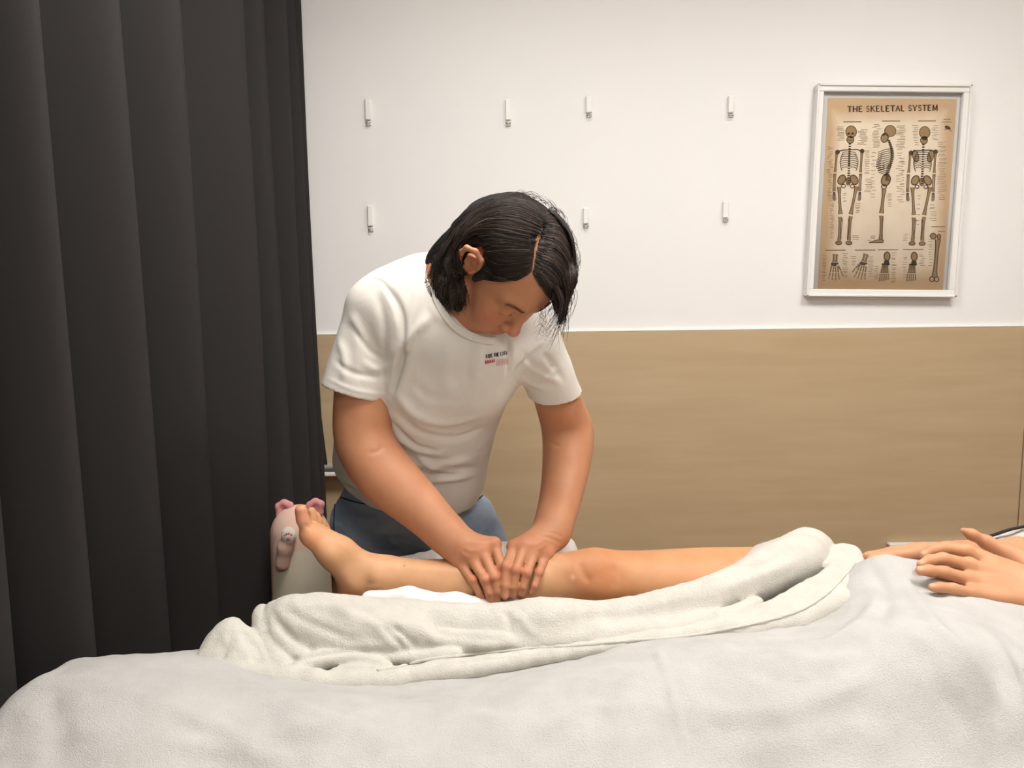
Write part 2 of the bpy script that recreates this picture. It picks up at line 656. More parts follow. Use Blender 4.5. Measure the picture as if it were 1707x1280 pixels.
G = np.zeros((len(zs), len(ss), 3))
for k, z in enumerate(zs):
    zf = 1 - z / 2.42
    wob = 0.006 * np.sin(ss * 23 + z * 2.1) + 0.004 * np.sin(ss * 41 - z * 3.3)
    s2 = ss + 0.012 * zf * np.sin(ss * 9 + 1.0)
    nn = curtain_n(s2, zf) + wob * zf
    G[k, :, 0] = CA[0] + cdir[0] * ss + cn[0] * nn
    G[k, :, 1] = CA[1] + cdir[1] * ss + cn[1] * nn
    G[k, :, 2] = z
def grid_faces(nr, nc):
    i = np.arange(nr - 1)[:, None]; j = np.arange(nc - 1)[None, :]
    a = i * nc + j
    return np.stack([a, a + 1, a + nc + 1, a + nc], -1).reshape(-1, 4)
curtain = props(empty('curtain', (CA[0] * .5 + CB[0] * .5, CA[1] * .5 + CB[1] * .5, 0)),
                'floor-length black blackout curtain hanging in deep folds at the left', 'curtain')
co = mesh_obj('curtain_cloth', G.reshape(-1, 3), grid_faces(len(zs), len(ss)), M['curtain'], curtain)
md = co.modifiers.new('thick', 'SOLIDIFY'); md.thickness = 0.003
MB().box(((CA[0] + CB[0]) / 2, (CA[1] + CB[1]) / 2, 2.44), (0.03, LC, 0.035),
         R=np.array([[cdir[1], cdir[0], 0], [-cdir[0], cdir[1], 0], [0, 0, 1]])).build('curtain_rail', M['white'], curtain)
# the far hem of the cloth, flaring out behind the last fold
fl = []
NF = 16
for k in range(NF):
    t = k / (NF - 1)
    yy = 470 + t * (774 - 470)
    xr = np.interp(yy, [470, 540, 560, 660, 774], [503, 508, 515, 531, 546])
    for j in range(9):
        u = j / 8
        q = P(480 + (xr - 480) * u, yy, 2.30 + 0.012 * math.sin(u * 7 + t))
        fl.append(q)
fo = mesh_obj('curtain_back_hem', np.array(fl), grid_faces(NF, 9), M['curtain'], curtain)
md = fo.modifiers.new('thick', 'SOLIDIFY'); md.thickness = 0.004

# window rail below the curtain hem
zt = P(530, 774, 2.31)[2]; zb = P(530, 792, 2.31)[2]
xa, xb = -0.95, P(600, 780, 2.31)[0]
rail = props(empty('trim_1', ((xa + xb) / 2, 2.32, zb)), 'pale aluminium window rail beside the curtain', kind='structure')
hh = zt - zb
for f0, f1, dep, mm in ((0.72, 1.0, 0.055, 'alum'), (0.40, 0.66, 0.045, 'alum'), (0.0, 0.36, 0.05, 'white')):
    MB().box(((xa + xb) / 2, WY - 0.009 - dep / 2, zb + hh * (f0 + f1) / 2), (xb - xa, dep, hh * (f1 - f0)), bev=0.002).build('rail_profile', M[mm], rail)
MB().box(((xa + xb) / 2, WY - 0.009 - 0.02, zb + hh * 0.5), (xb - xa - 0.01, 0.04, hh * 0.9)).build('rail_core', M['dark'], rail)

# chrome curtain hook on the wall
k0 = P(512, 536, 2.33)
hk = props(empty('tieback_knob', (k0[0], WY, k0[2])), 'small round chrome curtain tieback knob on the white wall', 'knob')
MB().lathe((k0[0], 0, k0[2]), [(0.012, WY - 0.001), (0.012, WY - 0.004), (0.005, WY - 0.006), (0.005, WY - 0.018), (0.010, WY - 0.021), (0.012, WY - 0.027), (0.008, WY - 0.032)], 16, 'y').build('knob', M['metal'], hk, True)
MB().tube([(k0[0] - .006, WY - .01, k0[2] - .004), (k0[0] - .012, WY - .016, k0[2] - .016), (k0[0] - .010, WY - .014, k0[2] - .03)], 0.003, 6).build('hook_stem', M['metal'], hk, True)

# ------------------------------------------------------------------ adhesive wall hooks
hooks = [(613, 164, 210, 'white adhesive wall hook nearest the curtain, upper row', 1),
         (847, 165, 210, 'white adhesive wall hook high above the bent head, second from the curtain', 1),
         (982, 159, 196, 'white adhesive wall hook in the upper row, third from the curtain', 0),
         (1219, 159, 196, 'white adhesive wall hook in the upper row, nearest the poster', 0),
         (617, 342, 387, 'white adhesive wall hook nearest the curtain, lower row', 1),
         (977, 346, 381, 'white adhesive wall hook just right of the dark hair, lower row', 0),
         (1210, 335, 371, 'white adhesive wall hook in the lower row, nearest the poster', 0)]
for (px, y0, y1, lb, big) in hooks:
    a = P(px, y0, WY - 0.01); c = P(px, y1, WY - 0.01)
    Hh = a[2] - c[2]
    wd = 0.0165 if big else 0.0175
    x = (a[0] + c[0]) / 2
    t = props(empty('wall_hook', (x, WY, c[2])), lb, 'hook', 'white adhesive wall hooks')
    zb_ = c[2] + Hh * 0.22
    MB().box((x, WY - 0.0055, (a[2] + zb_) / 2), (wd, 0.011, a[2] - zb_), bev=0.0025).build('hook_plate', M['white'], t)
    MB().box((x, WY - 0.002, c[2] + Hh * 0.13), (wd * 0.9, 0.004, Hh * 0.2), bev=0.001).build('backing_tab', M['white'], t)
    m = MB()
    ang = np.linspace(0, math.pi, 9)
    r = wd * 0.42
    m.tube([(x - r * math.cos(q), WY - 0.008 - 0.006 * math.sin(q), c[2] + Hh * 0.13 - r * 0.95 * math.sin(q)) for q in ang], 0.0012, 6)
    m.tube([(x - r, WY - 0.008, c[2] + Hh * 0.13), (x + r, WY - 0.008, c[2] + Hh * 0.13)], 0.0012, 6)
    m.tube([(x, WY - 0.008, c[2] + Hh * 0.20), (x, WY - 0.012, c[2] + Hh * 0.06)], 0.0010, 6)
    m.build('wire_hook', M['metal'], t, True)


# ------------------------------------------------------------------ stroke lettering and drawing helpers
def ribbon(pts, w):
    pts = np.array(pts, float)
    ww = np.full(len(pts), w) if np.isscalar(w) else np.array(w, float)
    T = np.gradient(pts, axis=0)
    T /= np.linalg.norm(T, axis=1)[:, None] + 1e-12
    N = np.stack([-T[:, 1], T[:, 0]], 1)
    V = np.concatenate([pts + N * ww[:, None] / 2, pts - N * ww[:, None] / 2])
    n = len(pts)
    return V, [(i, i + 1, n + i + 1, n + i) for i in range(n - 1)]


def arc(cx, cy, rx, ry, a0, a1, n=10):
    return [(cx + rx * math.cos(math.radians(a)), cy + ry * math.sin(math.radians(a))) for a in np.linspace(a0, a1, n)]


GL = {'T': [[(0, 1), (1, 1)], [(.5, 1), (.5, 0)]], 'H': [[(.08, 0), (.08, 1)], [(.92, 0), (.92, 1)], [(.08, .5), (.92, .5)]],
      'E': [[(.1, 0), (.1, 1)], [(.1, 1), (.9, 1)], [(.1, .52), (.75, .52)], [(.1, 0), (.92, 0)]],
      'S': [arc(.5, .74, .36, .25, 20, 250, 9) + arc(.5, .25, .38, .25, 80, -160, 9)],
      'K': [[(.1, 0), (.1, 1)], [(.1, .42), (.9, 1)], [(.35, .6), (.95, 0)]], 'L': [[(.12, 1), (.12, 0)], [(.12, 0), (.9, 0)]],
      'A': [[(0, 0), (.5, 1)], [(.5, 1), (1, 0)], [(.2, .36), (.8, .36)]], 'Y': [[(0, 1), (.5, .5)], [(1, 1), (.5, .5)], [(.5, .5), (.5, 0)]],
      'M': [[(.05, 0), (.1, 1)], [(.1, 1), (.5, .1)], [(.5, .1), (.9, 1)], [(.9, 1), (.95, 0)]],
      'R': [[(.1, 0), (.1, 1)], [(.1, 1), (.6, 1)] , arc(.58, .75, .32, .25, 90, -90, 7), [(.6, .5), (.1, .5)], [(.45, .5), (.95, 0)]],
      'I': [[(.5, 0), (.5, 1)]], 'D': [[(.1, 0), (.1, 1)], [(.1, 1), (.45, 1)] + arc(.45, .5, .47, .5, 90, -90, 9) + [(.1, 0)]],
      'C': [arc(.55, .5, .45, .5, 45, 315, 13)], ' ': []}
SERIF = {'T': [(.5, 0), (0, 1), (1, 1)], 'H': [(.08, 0), (.08, 1), (.92, 0), (.92, 1)], 'E': [(.1, 0), (.1, 1)], 'K': [(.1, 0), (.1, 1), (.95, 0), (.9, 1)],
         'L': [(.12, 1)], 'A': [(0, 0), (1, 0)], 'Y': [(0, 1), (1, 1), (.5, 0)], 'M': [(.05, 0), (.1, 1), (.95, 0), (.9, 1)]}


def text_strokes(txt, x, y, h, adv, w, serif=False, slant=0.0):
    """list of 2-D (V, F) ribbons, baseline at (x, y), y up"""
    out = []
    for ch, a in zip(txt, adv):
        cw = a * 0.74
        for st in GL.get(ch, []):
            q = [(x + u * cw + slant * v * h, y + v * h) for u, v in st]
            vert = abs(st[0][0] - st[-1][0]) < .2 if len(st) == 2 else False
            out.append(ribbon(q, w * (1.35 if vert else 0.9)))
        if serif:
            for u, v in SERIF.get(ch, []):
                q = [(x + u * cw - h * .13, y + v * h), (x + u * cw + h * .13, y + v * h)]
                out.append(ribbon(q, w * .55))
        x += a
    return out


# ------------------------------------------------------------------ framed anatomy poster
fy = WY - 0.016
fc = {k: P(*q, WY - 0.02) for k, q in dict(TL=(1362, 142), TR=(1618, 140), BR=(1592, 492), BL=(1342, 497)).items()}
fx0 = (fc['TL'][0] + fc['BL'][0]) / 2; fx1 = (fc['TR'][0] + fc['BR'][0]) / 2
fz0 = (fc['BL'][2] + fc['BR'][2]) / 2; fz1 = (fc['TL'][2] + fc['TR'][2]) / 2
FW, FH = fx1 - fx0, fz1 - fz0
fcx, fcz = (fx0 + fx1) / 2, (fz0 + fz1) / 2
shear = ((fc['TL'][0] - fc['BL'][0]) / (fc['TL'][2] - fc['BL'][2]) + (fc['TR'][0] - fc['BR'][0]) / (fc['TR'][2] - fc['BR'][2])) / 2
tiltp = math.atan(shear)
Rp = np.array([[math.cos(tiltp), 0, math.sin(tiltp)], [0, 1, 0], [-math.sin(tiltp), 0, math.cos(tiltp)]])
poster = props(empty('framed_poster', (fcx, WY - 0.001, fcz)), 'white framed vintage skeleton anatomy poster on the white wall', 'poster')
def pw(x, z, y):
    return np.array([fcx, 0, fcz]) + Rp @ np.array([x, 0, z]) + np.array([0, y, 0])
bw = 0.021
for sx, sz, lx, lz in ((0, FH / 2 - bw / 2, FW, bw), (0, -FH / 2 + bw / 2, FW, bw), (-FW / 2 + bw / 2, 0, bw, FH - 2 * bw), (FW / 2 - bw / 2, 0, bw, FH - 2 * bw)):
    m = MB().box(pw(sx, sz, WY - 0.0135), (lx, 0.025, lz), R=Rp, bev=0.002)
    # thin raised outer lip
    if lx > lz: m.box(pw(sx, sz + math.copysign(bw * .36, sz), WY - 0.028), (lx, 0.006, bw * .3), R=Rp, bev=0.001)
    else: m.box(pw(sx + math.copysign(bw * .36, sx), sz, WY - 0.028), (bw * .3, 0.006, lz + 2 * bw), R=Rp, bev=0.001)
    m.build('frame_bar', M['frame'], poster)
MB().box(pw(0, 0, WY - 0.006), (FW - 2 * bw, 0.004, FH - 2 * bw), R=Rp).build('mat_board', mat('mat_board', rgb(222, 220, 218), 0.8, 0.2), poster)
pr = [P(1380, 168, WY - .01), P(1596, 160, WY - .01), P(1364, 484, WY - .01), P(1572, 482, WY - .01)]
inv = [Rp.T @ (q - np.array([fcx, q[1], fcz])) for q in pr]
px0 = (inv[0][0] + inv[2][0]) / 2; px1 = (inv[1][0] + inv[3][0]) / 2
pz1 = (inv[0][2] + inv[1][2]) / 2; pz0 = (inv[2][2] + inv[3][2]) / 2
PWd, PHt = px1 - px0, pz1 - pz0
mp_ = bpy.data.materials.new('aged_paper'); mp_.use_nodes = True
nt = mp_.node_tree; bs = nt.nodes['Principled BSDF']; bs.inputs['Roughness'].default_value = .7
tc = nt.nodes.new('ShaderNodeTexCoord')
sp = nt.nodes.new('ShaderNodeSeparateXYZ'); nt.links.new(tc.outputs['Generated'], sp.inputs[0])
def edge(out):
    s1 = nt.nodes.new('ShaderNodeMath'); s1.operation = 'SUBTRACT'; s1.inputs[1].default_value = .5; nt.links.new(out, s1.inputs[0])
    s2 = nt.nodes.new('ShaderNodeMath'); s2.operation = 'ABSOLUTE'; nt.links.new(s1.outputs[0], s2.inputs[0])
    s3 = nt.nodes.new('ShaderNodeMapRange'); s3.inputs[1].default_value = .36; s3.inputs[2].default_value = .5; nt.links.new(s2.outputs[0], s3.inputs[0])
    return s3.outputs[0]
ex, ez = edge(sp.outputs[0]), edge(sp.outputs[2])
mm = nt.nodes.new('ShaderNodeMath'); mm.operation = 'MAXIMUM'; nt.links.new(ex, mm.inputs[0]); nt.links.new(ez, mm.inputs[1])
nn_ = nt.nodes.new('ShaderNodeTexNoise'); nn_.inputs['Scale'].default_value = 14; nn_.inputs['Detail'].default_value = 5
nt.links.new(tc.outputs['Object'], nn_.inputs['Vector'])
ad = nt.nodes.new('ShaderNodeMath'); ad.operation = 'MULTIPLY_ADD'; nt.links.new(nn_.outputs[0], ad.inputs[0]); ad.inputs[1].default_value = .5; nt.links.new(mm.outputs[0], ad.inputs[2])
rp = nt.nodes.new('ShaderNodeValToRGB'); nt.links.new(ad.outputs[0], rp.inputs[0])
rp.color_ramp.elements[0].position = .2; rp.color_ramp.elements[0].color = rgb(250, 235, 212)
rp.color_ramp.elements[1].position = 1.3 / 1.5; rp.color_ramp.elements[1].color = rgb(214, 182, 142)
nt.links.new(rp.outputs[0], bs.inputs['Base Color'])
paper = MB().box(pw((px0 + px1) / 2, (pz0 + pz1) / 2, WY - 0.0088), (PWd, 0.0012, PHt), R=Rp).build('print_sheet', mp_, poster)

# the drawing, traced in the sheet's own coordinates (units: a 1000 x 1480 sheet, y down)
def crop2sheet(x, y):
    v = (y - 112) / (1194 - 112)
    xl = 170 + (115 - 170) * v; xr_ = 890 + (818 - 890) * v
    return (x - xl) / (xr_ - xl), v
def sheet_mesh(rib, name, material, crop=True, y=WY - 0.0097):
    V = []; F = []
    for v2, f2 in rib:
        n = len(V)
        for q in v2:
            u, v = crop2sheet(q[0], q[1]) if crop else q
            V.append(pw(px0 + u * PWd, pz1 - v * PHt, y))
        F += [tuple(i + n for i in f) for f in f2]
    return mesh_obj(name, np.array(V), F, material, poster, smooth=False)
ink = mat('sepia_ink', rgb(92, 72, 48), 0.7, 0.2)
ink2 = mat('pale_sepia_ink', rgb(150, 122, 86), 0.7, 0.2)
inkd = mat('dark_title_ink', rgb(84, 64, 52), 0.7, 0.2)
fillc = mat('bone_wash', rgb(172, 142, 102), 0.7, 0.2)
B_, W_ = [], []                     # outlines / washes
def disc(cx, cy, rx, ry, rot=0, n=16):
    a = np.linspace(0, 2 * math.pi, n, endpoint=False)
    c, s = math.cos(rot), math.sin(rot)
    V = np.stack([cx + rx * np.cos(a) * c - ry * np.sin(a) * s, cy + rx * np.cos(a) * s + ry * np.sin(a) * c], 1)
    return V, [tuple(range(n))]
def ring(cx, cy, rx, ry, w, rot=0):
    a = np.linspace(0, 2 * math.pi, 19)
    c, s = math.cos(rot), math.sin(rot)
    return ribbon([(cx + rx * math.cos(t) * c - ry * math.sin(t) * s, cy + rx * math.cos(t) * s + ry * math.sin(t) * c) for t in a], w)
def bone(a, b_, w, ends=1.7):
    a = np.array(a, float); b_ = np.array(b_, float)
    t = np.linspace(0, 1, 9)
    prof = w * (1 + (ends - 1) * (np.exp(-(t / .14) ** 2) + np.exp(-((1 - t) / .14) ** 2)))
    pts = a + (b_ - a) * t[:, None]
    W_.append(ribbon(pts, prof))
    d = unit(b_ - a); n = np.array([-d[1], d[0]])
    B_.append(ribbon(pts + n * prof[:, None] * .42, np.full(9, w * .34)))
    B_.append(ribbon(pts - n * prof[:, None] * .46, np.full(9, w * .26)))
def figure(ox, back=False):
    def q(x, y): return (x + ox, y)
    W_.append(disc(298 + ox, 298, 30, 33)); B_.append(ring(298 + ox, 298, 30, 33, 4))
    W_.append(disc(294 + ox, 342, 20, 20)); B_.append(ring(294 + ox, 342, 20, 20, 4))
    if not back:
        for ex_ in (284, 306): B_.append(disc(ex_ + ox, 308, 8, 7))
        B_.append(disc(294 + ox, 325, 4, 6)); B_.append(ribbon([q(282, 344), q(306, 344)], 4))
    else:
        B_.append(disc(298 + ox, 330, 16, 12))
    for k in range(17):
        yy = 366 + k * 13.6
        B_.append(disc(291 + ox - k * .4, yy, 8 + (k > 11) * 2, 4.6, 0, 8))
    B_.append(ribbon([q(290, 398), q(255, 400), q(224, 408)], 6)); B_.append(ribbon([q(290, 398), q(330, 396), q(358, 404)], 6))
    for k in range(8):
        yy = 412 + k * 12; rx = 34 + 15 * math.sin((k + 1) / 9 * math.pi) + k * .6
        for sg in (-1, 1):
            B_.append(ribbon([(287 + ox + sg * rx * math.sin(t), yy + 13 * (1 - math.cos(t)) * .8 + (10 if sg and back else 6) * math.sin(t * 2) * -.6) for t in np.linspace(.12, 2.1, 9)], 3.6))
    if back:
        for sg in (-1, 1): W_.append(disc(290 + ox + sg * 42, 430, 17, 34, sg * .25)); B_.append(ring(290 + ox + sg * 42, 430, 17, 34, 4, sg * .25))
    else:
        W_.append(ribbon([q(289, 405), q(287, 490)], 11)); B_.append(ribbon([q(287, 405), q(285, 490)], 3))
    for cx_, rt in ((247, .5), (316, -.5)):
        W_.append(disc(cx_ + ox, 566, 20, 28, rt)); B_.append(ring(cx_ + ox, 566, 20, 28, 6, rt)); B_.append(ring(cx_ + ox + (10 if cx_ < 280 else -10), 602, 11, 10, 5))
    W_.append(disc(283 + ox, 575, 14, 24)); B_.append(ring(283 + ox, 575, 12, 22, 4))
    for p_, w_ in (((222, 412), 13), ((360, 405), 13)): B_.append(disc(p_[0] + ox, p_[1], w_, w_))
    bone(q(218, 420), q(209, 524), 10); bone(q(359, 412), q(352, 524), 10)
    for dx_ in (-4, 5):
        bone(q(207 + dx_, 532), q(203 + dx_, 632), 5.5); bone(q(352 + dx_, 530), q(347 + dx_, 630), 5.5)
    for k in range(4):
        B_.append(ribbon([q(200 + k * 3, 636), q(197 + k * 5, 664), q(199 + k * 5, 688 - abs(k - 1.5) * 5)], 3.2))
        B_.append(ribbon([q(344 + k * 3, 634), q(340 + k * 5, 662), q(337 + k * 5, 688 - abs(k - 1.5) * 5)], 3.2))
    bone(q(232, 606), q(240, 762), 13, 1.9); bone(q(330, 602), q(298, 762), 13, 1.9)
    bone(q(239, 776), q(234, 912), 12, 1.8); bone(q(298, 772), q(288, 910), 12, 1.8)
    bone(q(252, 786), q(242, 900), 4); bone(q(286, 784), q(280, 900), 4)
    for fx_ in (231, 288):
        W_.append(disc(fx_ + ox, 925, 17, 11)); B_.append(ring(fx_ + ox, 925, 17, 10, 5))
figure(0)
figure(412, True)
# lateral view
W_.append(disc(517, 292, 32, 32)); B_.append(ring(517, 292, 32, 31, 4)); W_.append(disc(486, 330, 20, 26, .3)); B_.append(ring(486, 330, 20, 26, 5, .3)); B_.append(disc(480, 312, 8, 7))
for k in range(22):
    t = k / 21; yy = 345 + t * 220
    xx = 512 + 16 * math.sin(t * 5.2 - .2) + 4 * t
    B_.append(disc(xx, yy, 10 + 4 * t, 5, .2, 8))
for k in range(10):
    yy = 405 + k * 11
    B_.append(ribbon([(528 - 2 * k * .3, yy - 16), (490 - k * 2.2, yy - 10 + k * 1.5), (448 - (k > 3) * 6 + (k > 7) * 10, yy + 6), (436 + abs(k - 6) * 6, yy + 18), (470 + k * 3.4, yy + 16 + k * 2)], 4))
W_.append(disc(494, 566, 24, 34, .3)); B_.append(ring(494, 566, 24, 34, 7, .3)); B_.append(ring(484, 604, 14, 12, 6))
bone((484, 618), (470, 754), 15, 1.8); bone((470, 768), (467, 902), 13, 1.9); bone((478, 780), (474, 895), 5)
W_.append((np.array([(400, 922), (440, 906), (470, 900), (486, 908), (482, 921), (440, 924)]), [(0, 1, 2, 3, 4, 5)])); B_.append(ribbon([(400, 922), (440, 908), (470, 902), (484, 910), (480, 922), (400, 922)], 4))
# hands and feet studies, femur
def hand_study(cx, cy, rot, spread):
    c, s = math.cos(rot), math.sin(rot)
    def q(x, y): return (cx + x * c - y * s, cy + x * s + y * c)
    for dx_ in (-8, 8): bone(q(dx_, -70), q(dx_, -24), 9)
    for k in range(7): B_.append(disc(*q(-15 + (k % 4) * 10, -16 + (k // 4) * 9), 6.5, 5.5, 0, 8))
    for k in range(4):
        x = -18 + k * 12
        bone(q(x, 0), q(x * 1.25, 34), 6, 1.5); bone(q(x * 1.28, 38), q(x * 1.5, 60), 5, 1.5); bone(q(x * 1.55, 64), q(x * 1.7, 84 - abs(k - 1.5) * 6), 4, 1.4)
    bone(q(spread * 20, -6), q(spread * 36, 22), 6); bone(q(spread * 38, 26), q(spread * 48, 52), 5)
hand_study(209, 1060, .05, 1)
hand_study(368, 1055, .25, -1)
for cx_ in (495, 648):
    sg = 1 if cx_ < 600 else 1.12
    W_.append(disc(cx_ + 8, 1000, 18, 26)); B_.append(ring(cx_ + 8, 1000, 17, 25, 6)); B_.append(disc(cx_ + 6, 1036, 16, 16))
    for k in range(5):
        x = -26 + k * 11
        bone((cx_ + x * .6, 1050), (cx_ + x * .9 - 3, 1096), 6, 1.5); bone((cx_ + x - 3, 1100), (cx_ + x * 1.1 - 5, 1144 - k * 1.5), 5, 1.4)
    for k in range(4): B_.append(disc(cx_ - 16 + k * 11, 1046, 7, 6, 0, 8))
bone((788, 900), (770, 1120), 19, 1.7); W_.append(disc(762, 882, 17, 17)); B_.append(ring(762, 882, 16, 16, 6)); W_.append(disc(794, 886, 10, 16)); B_.append(ring(794, 886, 10, 16, 5)); B_.append(ring(756, 1130, 13, 14, 6)); B_.append(ring(782, 1130, 12, 14, 6))
B_.append(disc(838, 270, 18, 9, .4)); B_.append(ribbon([(822, 282), (842, 272), (858, 292)], 4))
sheet_mesh(W_, 'bone_print', fillc)['kind'] = 'stuff'
sheet_mesh(B_, 'line_print', ink, y=WY - 0.0100)['kind'] = 'stuff'
# title
tl = text_strokes('THE SKELETAL SYSTEM', 0, 0, 30, [30, 32, 28, 13, 25, 30, 28, 26, 28, 28, 28, 28, 13, 25, 30, 25, 28, 28, 34], 5.4, serif=True)
wid_t = max(v[:, 0].max() for v, f in tl)
T2 = []
for v, f in tl:
    q = v.copy()
    q[:, 0] = 278 + v[:, 0] / wid_t * (782 - 278)
    q[:, 1] = 188 - v[:, 1] - (q[:, 0] - 278) / 504 * 12
    T2.append((q, f))
sheet_mesh(T2, 'title_print', inkd, y=WY - 0.0101)['kind'] = 'stuff'
# captions and call-out lines, too small to read
R2 = random.Random(3)
Lb = []
def dash(x, y, l, h=2.6):
    Lb.append(ribbon([(x, y), (x + l, y - l * .012)], h))
for cx_, y_ in ((305, 243), (522, 237), (722, 235)): dash(cx_ - 50, y_, 100, 6)
for cx_, y_ in ((212, 968), (380, 966), (508, 963), (650, 960)): dash(cx_ - 58, y_, 116, 5)
dash(750, 828, 80, 5); dash(788, 855, 40, 4); dash(815, 225, 40, 5); dash(806, 240, 52, 4)
def block(x0, x1, y0, y1, n, lmin, lmax):
    for k in range(n):
        y = y0 + (y1 - y0) * (k + R2.random() * .5) / n
        l = R2.uniform(lmin, lmax); x = R2.uniform(x0, max(x0 + 1, x1 - l))
        dash(x, y, l)
for a in ((216, 262, 270, 350, 11, 25, 42), (332, 392, 285, 372, 12, 30, 50), (160, 200, 380, 690, 34, 14, 30), (374, 402, 400, 540, 14, 18, 28), (374, 420, 560, 640, 8, 24, 40),
          (412, 466, 255, 390, 16, 25, 45), (548, 606, 260, 400, 16, 28, 48), (545, 600, 410, 700, 20, 18, 34), (408, 440, 410, 680, 14, 16, 28), (640, 676, 255, 375, 10, 18, 32),
          (745, 790, 260, 345, 9, 22, 38), (782, 838, 350, 680, 30, 24, 50), (576, 606, 440, 660, 14, 14, 26), (180, 206, 700, 900, 22, 10, 22), (322, 352, 700, 760, 7, 20, 30),
          (305, 345, 880, 912, 3, 30, 40), (255, 275, 640, 700, 5, 12, 18), (500, 530, 640, 720, 8, 18, 26), (735, 780, 700, 800, 8, 24, 40), (665, 690, 640, 840, 7, 14, 24),
          (140, 162, 1000, 1150, 14, 14, 22), (250, 284, 985, 1130, 13, 18, 32), (300, 330, 1000, 1060, 5, 18, 28), (395, 428, 1000, 1120, 11, 18, 30), (430, 456, 1060, 1140, 8, 16, 24),
          (526, 556, 980, 1160, 15, 18, 30), (590, 616, 1000, 1130, 9, 16, 24), (680, 720, 985, 1060, 7, 18, 30), (735, 758, 880, 1060, 12, 12, 22), (390, 440, 880, 915, 4, 22, 40), (590, 622, 870, 915, 4, 20, 30)):
    block(*a)
sheet_mesh(Lb, 'caption_print', ink2, y=WY - 0.0098)['kind'] = 'stuff'
# glazing
mg = bpy.data.materials.new('picture_glass'); mg.use_nodes = True
nt = mg.node_tree
for n in list(nt.nodes):
    if n.type == 'BSDF_PRINCIPLED': nt.nodes.remove(n)
out = [n for n in nt.nodes if n.type == 'OUTPUT_MATERIAL'][0]
tr = nt.nodes.new('ShaderNodeBsdfTransparent'); gl = nt.nodes.new('ShaderNodeBsdfGlossy'); gl.inputs['Roughness'].default_value = 0.08
fr = nt.nodes.new('ShaderNodeFresnel'); fr.inputs[0].default_value = 1.45
mxs = nt.nodes.new('ShaderNodeMixShader'); nt.links.new(fr.outputs[0], mxs.inputs[0]); nt.links.new(tr.outputs[0], mxs.inputs[1]); nt.links.new(gl.outputs[0], mxs.inputs[2]); nt.links.new(mxs.outputs[0], out.inputs[0])
MB().box(pw(0, 0, WY - 0.0125), (FW - 2 * bw, 0.002, FH - 2 * bw), R=Rp).build('glazing', mg, poster)


# ================================================================== the bed
BZ = 0.675
table = props(empty('massage_table', (0.4, 1.15, 0)), 'massage table hidden under white towels', 'bed')
def rounded_slab(x0, x1, y0, y1, r, z0, z1, e):
    V = []; F = []
    lay = [(z0, e), (z0 + e, 0), (z1 - e, 0), (z1 - e * .3, e * .35), (z1, e)]
    n = 0
    for z, ins in lay:
        row = []
        for cx_, cy_, a0 in ((x1 - r, y1 - r, 0), (x0 + r, y1 - r, 90), (x0 + r, y0 + r, 180), (x1 - r, y0 + r, 270)):
            for a in np.radians(np.linspace(a0, a0 + 90, 9)):
                row.append((cx_ + (r - ins) * math.cos(a), cy_ + (r - ins) * math.sin(a), z))
        V += row; n = len(row)
    for k in range(len(lay) - 1):
        for j in range(n):
            F.append((k * n + j, k * n + (j + 1) % n, (k + 1) * n + (j + 1) % n, (k + 1) * n + j))
    F.append(tuple(range(n))[::-1]); F.append(tuple((len(lay) - 1) * n + j for j in range(n)))
    return MB().add(V, F)
rounded_slab(-0.44, 1.75, 0.78, 1.54, 0.14, BZ - 0.07, BZ, 0.015).build('table_pad', M['pad'], table)
rounded_slab(-0.38, 1.70, 0.84, 1.48, 0.10, BZ - 0.12, BZ - 0.071, 0.004).build('table_frame', M['wood'], table)
for lx in (-0.26, 1.58):
    for ly in (0.92, 1.40):
        MB().box((lx, ly, (BZ - 0.12) / 2), (0.055, 0.055, BZ - 0.12), bev=0.004).build('leg', M['wood'], table)


def tint_skin(V, base, spots):
    """own colouring of the skin: spots = (centre, radius, colour)"""
    t = np.tile(np.array(base[:3]), (len(V), 1))
    for c, r, col in spots:
        d = np.linalg.norm(V - np.array(c), axis=1)
        wgt = np.exp(-(d / r) ** 2)[:, None]
        t = t * (1 - wgt) + np.array(col[:3]) * wgt
    return t


